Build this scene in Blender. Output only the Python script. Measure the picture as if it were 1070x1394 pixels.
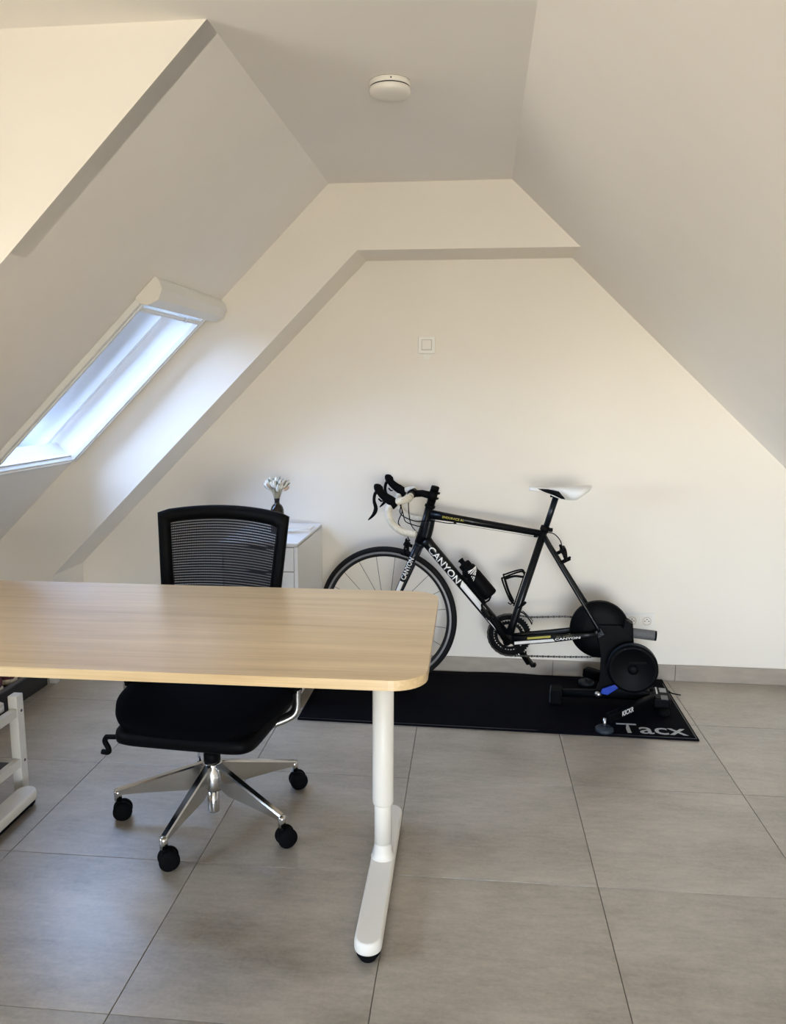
import bpy, bmesh, math, random
from mathutils import Vector, Matrix, Quaternion
for o in list(bpy.data.objects): bpy.data.objects.remove(o)
S = bpy.context.scene
COL = S.collection
PI = math.pi
random.seed(7)

# ------------------------------------------------------------------ camera
cam_d = bpy.data.cameras.new('camera')
cam = bpy.data.objects.new('camera', cam_d); COL.objects.link(cam)
F_PX, YAW, PITCH, ROLL, CAM_H = 1081.52, .1093, .1519, -.0033, 1.4266
cam_d.sensor_fit = 'VERTICAL'; cam_d.sensor_height = 24.0
cam_d.lens = F_PX * 24.0 / 1394.0
cam_d.clip_start = .02; cam_d.clip_end = 200
_f = Vector((-math.sin(YAW)*math.cos(PITCH), math.cos(YAW)*math.cos(PITCH), -math.sin(PITCH)))
_r = Vector((math.cos(YAW), math.sin(YAW), 0)); _d = _f.cross(_r)
_r2 = _r*math.cos(ROLL) + _d*math.sin(ROLL); _d2 = -_r*math.sin(ROLL) + _d*math.cos(ROLL)
_m = Matrix((_r2, -_d2, -_f)).transposed().to_4x4(); _m.translation = (0, 0, CAM_H)
cam.matrix_world = _m
S.camera = cam

# ------------------------------------------------------------------ sky, lights, exposure
world = bpy.data.worlds.new('sky'); S.world = world; world.use_nodes = True
nt = world.node_tree; nt.nodes.clear()
wo = nt.nodes.new('ShaderNodeOutputWorld'); bg = nt.nodes.new('ShaderNodeBackground')
tc = nt.nodes.new('ShaderNodeTexCoord'); sx = nt.nodes.new('ShaderNodeSeparateXYZ')
mr = nt.nodes.new('ShaderNodeMapRange'); cr = nt.nodes.new('ShaderNodeValToRGB')
mr.inputs['From Min'].default_value = -1; mr.inputs['From Max'].default_value = 1
nt.links.new(tc.outputs['Generated'], sx.inputs[0]); nt.links.new(sx.outputs['Z'], mr.inputs['Value'])
nt.links.new(mr.outputs[0], cr.inputs[0]); nt.links.new(cr.outputs[0], bg.inputs[0]); nt.links.new(bg.outputs[0], wo.inputs[0])
e = cr.color_ramp.elements
e[0].position = 0.0; e[0].color = (.25, .22, .18, 1)          # ground and house fronts below the horizon
e[1].position = 1.0; e[1].color = (.31, .42, .64, 1)          # zenith
k = e.new(.485); k.color = (.37, .335, .285, 1)
k = e.new(.515); k.color = (.86, .815, .735, 1)                 # pale haze at the horizon
k = e.new(.555); k.color = (.34, .42, .56, 1)
bg.inputs['Strength'].default_value = 58.0

def portal(name, loc, rot, sx_, sy_):
    l = bpy.data.lights.new(name, 'AREA'); l.shape = 'RECTANGLE'; l.size = sx_; l.size_y = sy_
    l.cycles.is_portal = True
    o = bpy.data.objects.new(name, l); COL.objects.link(o); o.location = loc; o.rotation_euler = rot
    return o
S.view_settings.view_transform = 'Standard'; S.view_settings.look = 'None'
S.view_settings.gamma = 1; S.view_settings.use_curve_mapping = False
S.view_settings.exposure = 0.0
try:
    S.cycles.max_bounces = 12; S.cycles.diffuse_bounces = 8; S.cycles.glossy_bounces = 5
    S.cycles.transparent_max_bounces = 12; S.cycles.use_denoising = True
    S.cycles.caustics_reflective = False; S.cycles.sample_clamp_indirect = 8
except Exception: pass

# ------------------------------------------------------------------ materials
def mat(name, col, rough=.5, metal=0, spec=.5, var=.06, nscale=30, bump=0, bscale=200, col2=None,
        stretch=None, coat=0, sheen=0, trans=0, detail=4, rvar=0):
    m = bpy.data.materials.new(name); m.use_nodes = True
    t = m.node_tree; b = t.nodes['Principled BSDF']
    tcn = t.nodes.new('ShaderNodeTexCoord'); mp = t.nodes.new('ShaderNodeMapping')
    t.links.new(tcn.outputs['Object'], mp.inputs[0])
    if stretch: mp.inputs['Scale'].default_value = stretch
    n = t.nodes.new('ShaderNodeTexNoise'); n.inputs['Scale'].default_value = nscale; n.inputs['Detail'].default_value = detail
    t.links.new(mp.outputs[0], n.inputs['Vector'])
    r = t.nodes.new('ShaderNodeValToRGB')
    c2 = col2 or tuple(min(1, c*(1+var)) for c in col)
    c1 = col if col2 else tuple(c*(1-var) for c in col)
    r.color_ramp.elements[0].position = .3; r.color_ramp.elements[1].position = .7
    r.color_ramp.elements[0].color = (*c1, 1); r.color_ramp.elements[1].color = (*c2, 1)
    t.links.new(n.outputs['Fac'], r.inputs[0]); t.links.new(r.outputs[0], b.inputs['Base Color'])
    b.inputs['Roughness'].default_value = rough; b.inputs['Metallic'].default_value = metal
    b.inputs['Specular IOR Level'].default_value = spec
    b.inputs['Coat Weight'].default_value = coat
    b.inputs['Transmission Weight'].default_value = trans
    if sheen: b.inputs['Sheen Weight'].default_value = sheen
    if rvar:
        mm = t.nodes.new('ShaderNodeMapRange'); mm.inputs['To Min'].default_value = rough-rvar; mm.inputs['To Max'].default_value = rough+rvar
        t.links.new(n.outputs['Fac'], mm.inputs['Value']); t.links.new(mm.outputs[0], b.inputs['Roughness'])
    if bump:
        n2 = t.nodes.new('ShaderNodeTexNoise'); n2.inputs['Scale'].default_value = bscale; n2.inputs['Detail'].default_value = 3
        t.links.new(mp.outputs[0], n2.inputs['Vector'])
        bn = t.nodes.new('ShaderNodeBump'); bn.inputs['Strength'].default_value = bump; bn.inputs['Distance'].default_value = .002
        t.links.new(n2.outputs['Fac'], bn.inputs['Height']); t.links.new(bn.outputs[0], b.inputs['Normal'])
    return m

M = {}
M['paint'] = mat('cream_wall_paint', (.84, .79, .710), .55, var=.012, nscale=3, bump=.05, bscale=120, spec=.4)
M['ceil'] = mat('white_ceiling_paint', (.885, .855, .815), .8, var=.012, nscale=3, bump=.04, bscale=120, spec=.3)
M['grout'] = mat('grey_grout', (.30, .26, .21), .9, var=.1, nscale=60)
M['skirt'] = mat('greige_tile_skirting', (.36, .31, .255), .45, var=.1, nscale=9, stretch=(1, 1, 3))
M['white'] = mat('white_lacquer', (.84, .84, .83), .3, var=.01, nscale=8)
M['white_plastic'] = mat('white_plastic', (.82, .79, .73), .4, var=.01, nscale=8)
M['blind'] = mat('white_aluminium_profile', (.80, .80, .78), .35, var=.015, nscale=10)
M['lining'] = mat('white_window_lining', (.86, .87, .88), .35, var=.01, nscale=6)
M['desk_metal'] = mat('cream_white_powder_coat', (.80, .76, .68), .42, var=.01, nscale=200, bump=.03, bscale=900)
M['woodwhite'] = mat('white_painted_wood', (.78, .76, .71), .45, var=.04, nscale=12, stretch=(1, 1, .3), bump=.05, bscale=80)
M['black'] = mat('black_plastic', (.002, .002, .0025), .55, var=.2, nscale=40, spec=.08)
M['rubber'] = mat('black_rubber', (.0028, .0028, .0034), .75, var=.2, nscale=60, spec=.08)
M['fabric'] = mat('black_seat_fabric', (.0016, .0016, .0026), .95, var=.3, nscale=300, bump=.2, bscale=900, spec=.06)
M['meshfab'] = mat('black_mesh_thread', (.005, .005, .009), .7, var=.3, nscale=300, spec=.3)
M['chrome'] = mat('polished_aluminium', (.62, .61, .59), .16, metal=1, var=.03, nscale=20)
M['brushed'] = mat('brushed_aluminium', (.42, .41, .39), .35, metal=1, var=.06, nscale=40)
M['bikeblk'] = mat('glossy_black_frame_paint', (.003, .0035, .0045), .34, var=.15, nscale=15, coat=.10, spec=.18)
M['forkblk'] = mat('dark_blue_black_fork_paint', (.004, .007, .012), .3, var=.15, nscale=15, coat=.1, spec=.25)
M['decal'] = mat('white_lettering', (.80, .80, .79), .4, var=.02)
M['yellow'] = mat('olive_yellow_lettering', (.42, .37, .06), .45, var=.05)
M['olive'] = mat('dark_olive_lettering', (.10, .09, .03), .45, var=.05)
M['tape'] = mat('cream_bar_tape', (.72, .68, .58), .6, var=.1, nscale=60, bump=.1, bscale=300)
M['tyre'] = mat('black_tyre_rubber', (.006, .006, .007), .7, var=.2, nscale=80, spec=.2)
M['rimblk'] = mat('black_rim', (.007, .007, .008), .35, var=.1)
M['rimgrey'] = mat('grey_brake_track', (.30, .30, .31), .35, metal=.7, var=.08, nscale=40)
M['steel'] = mat('steel_spoke', (.05, .05, .055), .35, metal=.8, var=.05)
M['chain'] = mat('dark_oiled_chain', (.05, .045, .04), .45, metal=.8, var=.3, nscale=200)
M['saddle'] = mat('white_saddle_leatherette', (.78, .77, .74), .45, var=.03, nscale=20)
M['silver'] = mat('silver_metal', (.6, .6, .6), .3, metal=1, var=.05)
M['blue'] = mat('blue_plastic', (.015, .055, .42), .4, var=.1)
M['bluegrey'] = mat('blue_grey_rubber', (.012, .021, .033), .6, var=.15)
M['grip'] = mat('grey_foam_grip', (.115, .115, .12), .75, var=.08, nscale=80)
M['trainer'] = mat('black_trainer_shell', (.0016, .0018, .0024), .5, var=.2, nscale=25, spec=.07)
M['mat'] = mat('black_rubber_mat', (.0018, .0018, .0042), .8, var=.25, nscale=14, bump=.25, bscale=500, spec=.06)
M['matprint'] = mat('light_grey_mat_print', (.42, .42, .42), .7, var=.05)
M['shelfblk'] = mat('black_shelf_board', (.012, .012, .014), .4, var=.2, nscale=12)
M['shelfgrey'] = mat('dark_grey_shelf_edge', (.10, .10, .11), .35, var=.1)
M['bolt'] = mat('dark_steel_bolt', (.10, .10, .11), .4, metal=.9)
M['maroon'] = mat('maroon_suede', (.10, .022, .035), .85, var=.2, nscale=60, bump=.2, bscale=400)
M['shoewhite'] = mat('white_shoe_leather', (.70, .67, .62), .6, var=.04)
M['gum'] = mat('cream_shoe_sole', (.60, .52, .38), .6, var=.05)
M['vase'] = mat('dark_brown_glass_vase', (.010, .006, .003), .07, var=.1, coat=.1, spec=.35)
M['grass1'] = mat('cream_dried_plume', (.88, .86, .78), .9, var=.12, nscale=120)
M['grass2'] = mat('sage_dried_plume', (.20, .22, .17), .9, var=.2, nscale=120)
M['grass3'] = mat('pinkish_dried_plume', (.62, .47, .36), .9, var=.12, nscale=120)
M['stem'] = mat('pale_dry_stem', (.50, .45, .30), .8, var=.1)
M['hole'] = mat('dark_recess', (.006, .006, .006), .9)
M['lip'] = mat('ivory_socket', (.84, .82, .77), .4, var=.01)

# floor tile: soft clouds stretched along the tile, each tile offset by its own random number
def tile_mat():
    m = bpy.data.materials.new('greige_porcelain_tile'); m.use_nodes = True
    t = m.node_tree; b = t.nodes['Principled BSDF']
    tcn = t.nodes.new('ShaderNodeTexCoord'); mp = t.nodes.new('ShaderNodeMapping'); oi = t.nodes.new('ShaderNodeObjectInfo')
    mul = t.nodes.new('ShaderNodeMath'); mul.operation = 'MULTIPLY'; mul.inputs[1].default_value = 37
    cmb = t.nodes.new('ShaderNodeCombineXYZ')
    t.links.new(oi.outputs['Random'], mul.inputs[0]); t.links.new(mul.outputs[0], cmb.inputs[0]); t.links.new(mul.outputs[0], cmb.inputs[2])
    t.links.new(tcn.outputs['Object'], mp.inputs[0]); t.links.new(cmb.outputs[0], mp.inputs['Location'])
    def noise(sc, det, rough, st):
        mp2 = t.nodes.new('ShaderNodeMapping'); mp2.inputs['Scale'].default_value = st
        t.links.new(mp.outputs[0], mp2.inputs[0])
        n = t.nodes.new('ShaderNodeTexNoise'); n.inputs['Scale'].default_value = sc; n.inputs['Detail'].default_value = det
        n.inputs['Roughness'].default_value = rough; t.links.new(mp2.outputs[0], n.inputs['Vector']); return n
    n1 = noise(3.2, 6, .6, (.8, 1.6, 1)); n2 = noise(22, 6, .7, (.6, 2.2, 1)); n3 = noise(90, 3, .6, (1, 1, 1))
    a = t.nodes.new('ShaderNodeMix'); a.data_type = 'FLOAT'; a.inputs[0].default_value = .42
    t.links.new(n1.outputs['Fac'], a.inputs[2]); t.links.new(n2.outputs['Fac'], a.inputs[3])
    a2 = t.nodes.new('ShaderNodeMix'); a2.data_type = 'FLOAT'; a2.inputs[0].default_value = .18
    t.links.new(a.outputs[0], a2.inputs[2]); t.links.new(n3.outputs['Fac'], a2.inputs[3])
    r = t.nodes.new('ShaderNodeValToRGB'); el = r.color_ramp.elements
    el[0].position = .34; el[0].color = (.190, .155, .112, 1)
    el[1].position = .64; el[1].color = (.450, .395, .318, 1)
    x = el.new(.5); x.color = (.330, .286, .224, 1)
    t.links.new(a2.outputs[0], r.inputs[0]); t.links.new(r.outputs[0], b.inputs['Base Color'])
    mr_ = t.nodes.new('ShaderNodeMapRange'); mr_.inputs['To Min'].default_value = .34; mr_.inputs['To Max'].default_value = .46
    t.links.new(n2.outputs['Fac'], mr_.inputs['Value']); t.links.new(mr_.outputs[0], b.inputs['Roughness'])
    b.inputs['Specular IOR Level'].default_value = 1.0; b.inputs['IOR'].default_value = 1.65; b.inputs['Coat IOR'].default_value = 1.6; b.inputs['Coat Weight'].default_value = .7; b.inputs['Coat Roughness'].default_value = .38
    bn = t.nodes.new('ShaderNodeBump'); bn.inputs['Strength'].default_value = .06; bn.inputs['Distance'].default_value = .002
    t.links.new(a2.outputs[0], bn.inputs['Height']); t.links.new(bn.outputs[0], b.inputs['Normal'])
    return m
M['tile'] = tile_mat()

def wood_mat():
    m = bpy.data.materials.new('light_oak_veneer'); m.use_nodes = True
    t = m.node_tree; b = t.nodes['Principled BSDF']
    tcn = t.nodes.new('ShaderNodeTexCoord'); mp = t.nodes.new('ShaderNodeMapping')
    mp.inputs['Scale'].default_value = (.55, 7.5, 7.5); t.links.new(tcn.outputs['Object'], mp.inputs[0])
    n1 = t.nodes.new('ShaderNodeTexNoise'); n1.inputs['Scale'].default_value = 2.4; n1.inputs['Detail'].default_value = 5; n1.inputs['Distortion'].default_value = .4
    t.links.new(mp.outputs[0], n1.inputs['Vector'])
    mp2 = t.nodes.new('ShaderNodeMapping'); mp2.inputs['Scale'].default_value = (1.2, 60, 60); t.links.new(tcn.outputs['Object'], mp2.inputs[0])
    n2 = t.nodes.new('ShaderNodeTexNoise'); n2.inputs['Scale'].default_value = 3; n2.inputs['Detail'].default_value = 4
    t.links.new(mp2.outputs[0], n2.inputs['Vector'])
    a = t.nodes.new('ShaderNodeMix'); a.data_type = 'FLOAT'; a.inputs[0].default_value = .4
    t.links.new(n1.outputs['Fac'], a.inputs[2]); t.links.new(n2.outputs['Fac'], a.inputs[3])
    r = t.nodes.new('ShaderNodeValToRGB'); el = r.color_ramp.elements
    el[0].position = .34; el[0].color = (.60, .405, .195, 1)
    el[1].position = .66; el[1].color = (.82, .61, .345, 1)
    x = el.new(.5); x.color = (.715, .515, .275, 1)
    t.links.new(a.outputs[0], r.inputs[0]); t.links.new(r.outputs[0], b.inputs['Base Color'])
    b.inputs['Roughness'].default_value = .32; b.inputs['Specular IOR Level'].default_value = .9; b.inputs['Coat Weight'].default_value = .5; b.inputs['Coat Roughness'].default_value = .26
    bn = t.nodes.new('ShaderNodeBump'); bn.inputs['Strength'].default_value = .05; bn.inputs['Distance'].default_value = .001
    t.links.new(n2.outputs['Fac'], bn.inputs['Height']); t.links.new(bn.outputs[0], b.inputs['Normal'])
    return m
M['wood'] = wood_mat()

def glass_mat():
    m = bpy.data.materials.new('window_glass'); m.use_nodes = True
    t = m.node_tree; t.nodes.clear()
    o = t.nodes.new('ShaderNodeOutputMaterial'); mx = t.nodes.new('ShaderNodeMixShader')
    tr = t.nodes.new('ShaderNodeBsdfTransparent'); gl = t.nodes.new('ShaderNodeBsdfGlossy'); fr = t.nodes.new('ShaderNodeFresnel')
    fr.inputs[0].default_value = 1.35; gl.inputs['Roughness'].default_value = .01; tr.inputs[0].default_value = (.96, .98, .98, 1)
    t.links.new(fr.outputs[0], mx.inputs[0]); t.links.new(tr.outputs[0], mx.inputs[1]); t.links.new(gl.outputs[0], mx.inputs[2])
    t.links.new(mx.outputs[0], o.inputs[0]); return m
M['glass'] = glass_mat()
M['tinted'] = glass_mat(); M['tinted'].name = 'daylight_dimming_glass'
[n for n in M['tinted'].node_tree.nodes if n.type == 'BSDF_TRANSPARENT'][0].inputs[0].default_value = (.60, .645, .70, 1)  # tint added to dim the daylight through the roof window

# ------------------------------------------------------------------ mesh helpers
class MB:
    def __init__(s): s.bm = bmesh.new()
    def quad(s, *p):
        return s.bm.faces.new([s.bm.verts.new(Vector(q)) for q in p])
    def box(s, c, d, rot=None, bev=0):
        r = bmesh.ops.create_cube(s.bm, size=1)
        vs = r['verts']
        mt = Matrix.Diagonal((*d, 1))
        mt = Matrix.Translation(Vector(c)) @ ((rot.to_4x4() if rot else Matrix.Identity(4)) @ mt)
        bmesh.ops.transform(s.bm, matrix=mt, verts=vs)
        if bev:
            es = list({e_ for v in vs for e_ in v.link_edges})
            bmesh.ops.bevel(s.bm, geom=es, offset=bev, segments=2, affect='EDGES', profile=.5)
        return s
    def bar(s, a, b, w, h_, up=(0, 0, 1), bev=0):
        a, b = Vector(a), Vector(b); x = (b-a).normalized(); y = Vector(up).cross(x).normalized(); z = x.cross(y)
        return s.box((a+b)/2, ((b-a).length, w, h_), Matrix((x, y, z)).transposed(), bev)
    def sweep(s, pts, rad, seg=10, flat=1.0, up=None, cap=True):
        """tube along pts; rad number or list; flat scales the second cross axis"""
        pts = [Vector(p) for p in pts]; n = len(pts)
        rad = rad if isinstance(rad, (list, tuple)) else [rad]*n
        if len(rad) != n:
            rad = [rad[0] + (rad[-1]-rad[0])*i/(n-1) for i in range(n)]
        tan = [(pts[min(i+1, n-1)]-pts[max(i-1, 0)]).normalized() for i in range(n)]
        u0 = Vector(up) if up else (Vector((0, 0, 1)) if abs(tan[0].z) < .9 else Vector((0, 1, 0)))
        nrm = (u0 - tan[0]*u0.dot(tan[0])).normalized(); rings = []
        for i in range(n):
            nrm = (nrm - tan[i]*nrm.dot(tan[i])).normalized(); bi = tan[i].cross(nrm)
            rings.append([s.bm.verts.new(pts[i] + (nrm*math.cos(2*PI*k_/seg) + bi*math.sin(2*PI*k_/seg)*flat)*rad[i]) for k_ in range(seg)])
        for i in range(n-1):
            for k_ in range(seg):
                f_ = s.bm.faces.new((rings[i][k_], rings[i][(k_+1) % seg], rings[i+1][(k_+1) % seg], rings[i+1][k_])); f_.smooth = True
        if cap:
            s.bm.faces.new(list(reversed(rings[0]))); s.bm.faces.new(rings[-1])
        return s
    def lathe(s, prof, c=(0, 0, 0), axis=(0, 0, 1), seg=32, smooth=True):
        """prof = [(radius, height)] along axis"""
        ax = Vector(axis).normalized(); q = Vector((0, 0, 1)).rotation_difference(ax); c = Vector(c); rings = []
        for r_, z_ in prof:
            if r_ < 1e-6: rings.append([s.bm.verts.new(c + q @ Vector((0, 0, z_)))])
            else: rings.append([s.bm.verts.new(c + q @ Vector((r_*math.cos(2*PI*k_/seg), r_*math.sin(2*PI*k_/seg), z_))) for k_ in range(seg)])
        for a, b in zip(rings, rings[1:]):
            for k_ in range(seg):
                j = (k_+1) % seg
                if len(a) == 1 and len(b) == 1: continue
                if len(a) == 1: f_ = s.bm.faces.new((a[0], b[k_], b[j]))
                elif len(b) == 1: f_ = s.bm.faces.new((a[k_], a[j], b[0]))
                else: f_ = s.bm.faces.new((a[k_], a[j], b[j], b[k_]))
                f_.smooth = smooth
        return s
    def prism(s, poly, ext, bev=0):
        """poly: 3D points of a flat polygon, ext: extrusion vector"""
        ext = Vector(ext); a = [s.bm.verts.new(Vector(p)) for p in poly]; b = [s.bm.verts.new(Vector(p)+ext) for p in poly]
        n = len(a); fs = [s.bm.faces.new(a), s.bm.faces.new(list(reversed(b)))]
        for i in range(n): fs.append(s.bm.faces.new((a[(i+1) % n], a[i], b[i], b[(i+1) % n])))
        if bev:
            es = list({e_ for f_ in fs[:2] for e_ in f_.edges})
            bmesh.ops.bevel(s.bm, geom=es, offset=bev, segments=3, affect='EDGES', profile=.5)
        return s
    def ellipsoid(s, c, r, n1=4., n2=2.5, su=40, sv=16, fn=None):
        """superellipsoid: n1 plan exponent, n2 height exponent"""
        c = Vector(c); g = lambda v, e_: math.copysign(abs(v)**(2./e_), v); rings = []
        for j in range(sv+1):
            ph = -PI/2 + PI*j/sv; cp, sp = g(math.cos(ph), n2), g(math.sin(ph), n2); ring = []
            for i in range(su):
                th = 2*PI*i/su
                p = Vector((r[0]*cp*g(math.cos(th), n1), r[1]*cp*g(math.sin(th), n1), r[2]*sp))
                if fn: p = fn(p)
                if j in (0, sv):
                    ring = [s.bm.verts.new(c+p)]; break
                ring.append(s.bm.verts.new(c+p))
            rings.append(ring)
        for a, b in zip(rings, rings[1:]):
            for i in range(su):
                j = (i+1) % su
                if len(a) == 1: f_ = s.bm.faces.new((a[0], b[j], b[i]))
                elif len(b) == 1: f_ = s.bm.faces.new((a[i], a[j], b[0]))
                else: f_ = s.bm.faces.new((a[i], a[j], b[j], b[i]))
                f_.smooth = True
        return s
    def build(s, name, material, parent=None, label=None, fix=True):
        if fix: bmesh.ops.recalc_face_normals(s.bm, faces=s.bm.faces)
        me = bpy.data.meshes.new(name); s.bm.to_mesh(me); s.bm.free(); me.materials.append(material)
        o = bpy.data.objects.new(name, me); COL.objects.link(o)
        if parent: o.parent = parent
        if label: o['label'] = label
        return o

def crom(pts, n=6):
    pts = [Vector(p) for p in pts]; out = []
    P_ = [pts[0]*2-pts[1]] + pts + [pts[-1]*2-pts[-2]]
    for i in range(1, len(P_)-2):
        a, b, c, d = P_[i-1:i+3]
        for k_ in range(n):
            t = k_/n
            out.append(.5*((2*b)+(c-a)*t+(2*a-5*b+4*c-d)*t*t+(3*b-a-3*c+d)*t**3))
    out.append(pts[-1]); return out

def thing(name, label, cat, loc=(0, 0, 0), rz=0, group=None):
    o = bpy.data.objects.new(name, None); COL.objects.link(o); o.empty_display_size = .1
    o.location = loc; o.rotation_euler = (0, 0, rz); o['label'] = label; o['category'] = cat
    if group: o['group'] = group
    return o
def tag(o, label, cat, group=None):
    o['label'] = label; o['category'] = cat
    if group: o['group'] = group
    return o
def struct(o): o['kind'] = 'structure'; return o
def copy_tree(o, parent=None):
    c = o.copy(); COL.objects.link(c); c.parent = parent
    for ch in list(o.children): copy_tree(ch, c)
    return c

def text_bm(txt, height, width=None, bold=.0, cuts=6):
    """flat lettering in x (reading) / y (up), centred, as a bmesh"""
    cu = bpy.data.curves.new('t', 'FONT'); cu.body = txt; cu.size = 1; cu.offset = bold; cu.resolution_u = 3
    ob = bpy.data.objects.new('t', cu); COL.objects.link(ob)
    dg = bpy.context.evaluated_depsgraph_get(); me = bpy.data.meshes.new_from_object(ob.evaluated_get(dg))
    bm = bmesh.new(); bm.from_mesh(me); bpy.data.objects.remove(ob); bpy.data.curves.remove(cu); bpy.data.meshes.remove(me)
    xs = [v.co.x for v in bm.verts]; ys = [v.co.y for v in bm.verts]
    x0, x1, y0, y1 = min(xs), max(xs), min(ys), max(ys); ky = height/(y1-y0); kx = (width/(x1-x0)) if width else ky
    for v in bm.verts: v.co = Vector(((v.co.x-(x0+x1)/2)*kx, (v.co.y-(y0+y1)/2)*ky, 0))
    for i in range(1, cuts):
        bmesh.ops.bisect_plane(bm, geom=bm.verts[:]+bm.edges[:]+bm.faces[:], plane_co=(0, -height/2+height*i/cuts, 0), plane_no=(0, 1, 0))
    return bm

# ------------------------------------------------------------------ the setting
YW, YH, YN, HC, ZS = 3.93, 3.629, 2.05, 2.327, 2.0425
XL, XR, XD, YB, XK = -.689, .112, -2.95, -4.0, 2.25        # creases, dormer wall, rear wall, right knee wall
SL, SR = .985, .95                                          # roof pitches left and right
zl = lambda x: HC - SL*(XL-x)
zr = lambda x: HC - SR*(x-XR)

floor = struct(MB().box((-.2, 0, -.055), (6.2, 8.6, .1)).build('floor', M['grout']))
WY = .0119; cw, sw = math.cos(WY), math.sin(WY); T = .6; X0, Y0 = -.8089, 1.5673
tile_me = None
for i in range(-4, 6):
    for j in range(-10, 5):
        cx, cy = X0+(i+.5)*T, Y0+(j+.5)*T
        rx, ry = cw*cx-sw*cy, sw*cx+cw*cy
        if rx < XD-.3 or rx > XK+.3 or ry > YW+.25: continue
        hx0 = hx = T/2-.0011
        if tile_me is None:
            b = MB(); b.box((0, 0, -.005), (2*hx, 2*hx, .01), bev=.0009)
            o = b.build('floor_tile', M['tile'], floor); tile_me = o.data
        else:
            o = bpy.data.objects.new('floor_tile', tile_me); COL.objects.link(o); o.parent = floor
        o.location = (rx, ry, 0); o.rotation_euler = (0, 0, WY)

XE = 2.33
struct(MB().prism([(-2.86, YW, -.06), (XE, YW, -.06), (XE, YW, zr(XE)+.08), (XR, YW, HC+.08), (XL, YW, HC+.08), (-2.86, YW, zl(-2.86)+.08)], (0, .2, 0)).build('wall_back', M['paint']))
# thick frame of wall in front of the alcove
XA = -2.09
poly = [(-2.86, YH, 0), (XA, YH, 0), (XA, YH, ZS-(-.563-XA)), (-.563, YH, ZS), (.47, YH, ZS), (XR, YH, HC+.06), (XL, YH, HC+.06), (-2.86, YH, zl(-2.86)+.06)]
struct(MB().prism(poly, (0, YW-YH+.02, 0)).build('wall_alcove', M['paint']))
# ceiling, with the flat dormer ceiling to the left
struct(MB().prism([(XD-.1, YB-.1, HC), (XR+.02, YB-.1, HC), (XR+.02, YW+.1, HC), (XL, YW+.1, HC), (XL, YN, HC), (XD-.1, YN, HC)], (0, 0, .12)).build('ceiling', M['ceil']))
nr = Vector((SR, 0, 1)).normalized()*.12
struct(MB().prism([(XR, YB-.1, HC), (XK+.1, YB-.1, zr(XK+.1)), (XK+.1, YW+.1, zr(XK+.1)), (XR, YW+.1, HC)], nr).build('ceiling_right', M['ceil']))
struct(MB().box((XK+.1, 0, .3), (.2, 8.4, .9)).build('wall_right', M['paint']))

# left slope with the roof window opening. d(s): point s metres down the slope
sv = Vector((-1, 0, -SL)).normalized(); nl = Vector((-SL, 0, 1)).normalized()     # down slope, outward
def LS(s_, y, o_=0): v = Vector((XL, y, HC)) + sv*s_ + nl*o_; return v
S0, S1, W0, W1 = .80, 1.72, 2.925, 3.575; SE = (XL-XD)/(-sv.x)
b = MB()
g_ = .0205
for (a0, a1, y0, y1) in ((0, S0-g_, YN, YH+.02), (S1+g_, SE+.05, YN, YH+.02), (S0-g_, S1+g_, YN, W0-g_), (S0-g_, S1+g_, W1+g_, YH+.02)):
    b.prism([LS(a0, y0), LS(a1, y0), LS(a1, y1), LS(a0, y1)], nl*.10)
struct(b.build('ceiling_left', M['ceil']))
struct(MB().prism([(XL+.05, YN-.0015, HC+.05), (XD-.1, YN-.0015, HC+.05), (XD-.1, YN-.0015, zl(XD-.1)), (XL+.05, YN-.0015, zl(XL+.05))], (0, .08, 0)).build('wall_dormer', M['paint']))
struct(MB().box((-2.70, (YN+YH)/2+.2, .20), (.2, YH-YN+.5, .60)).build('wall_left', M['paint']))
struct(MB().box((-2.9, YN+.04, .20), (.8, .08, .60)).build('wall_dormer_side', M['paint']))

# roof window: lining, frame, glass
win = MB(); dp = .24
# far reveal, near reveal, head and sill (the sill runs level outwards, the head plumb)
oY = W1
qa, qb = LS(S0, oY), LS(S1, oY)
sill_out = Vector((qb.x-.30, oY, qb.z+.03)); head_out = LS(S0-.02, oY, dp)
# where the sill meets the glass plane
g0 = LS(0, oY, dp); tt = (sill_out-g0).dot(nl)
sill_o = qb + (sill_out-qb)*(dp/((sill_out-qb).dot(nl)))
for yy, th in ((W1, .02), (W0-.02, .02)):
    win.prism([Vector((v.x, yy, v.z)) for v in (qa, qb, sill_o, head_out)], (0, th, 0))
win.prism([Vector((v.x, W0-.02, v.z)) for v in (qb, sill_o, sill_o+sv*.02, qb+sv*.02)], (0, W1-W0+.04, 0))
win.prism([Vector((v.x, W0-.02, v.z)) for v in (qa, head_out, head_out-sv*.02, qa-sv*.02)], (0, W1-W0+.04, 0))
w1 = win.build('window_1', M['lining']); struct(w1)
def slope_bar(mb, s0, s1, y0, y1, o0, o1, bev=.002):
    c = LS((s0+s1)/2, (y0+y1)/2, (o0+o1)/2)
    mb.box(c, (abs(s1-s0), abs(y1-y0), abs(o1-o0)), Matrix((sv, Vector((0, 1, 0)), sv.cross(Vector((0, 1, 0))))).transposed(), bev)
    return mb
b = MB()
se = (sill_o-Vector((XL, oY, HC))).dot(sv)
slope_bar(b, S0-.02, se+.0, W1-.03, W1, dp-.12, dp)
slope_bar(b, S0-.02, se+.0, W0, W0+.03, dp-.12, dp)
slope_bar(b, S0-.02, S0+.03, W0+.03, W1-.03, dp-.12, dp)
slope_bar(b, se-.035, se, W0+.03, W1-.03, dp-.07, dp)
b.build('window_frame', M['white'], w1)
b = MB(); sh = .045
slope_bar(b, S0+.03, se-.035, W1-.03-sh, W1-.03, dp-.03, dp+.02)
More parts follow.
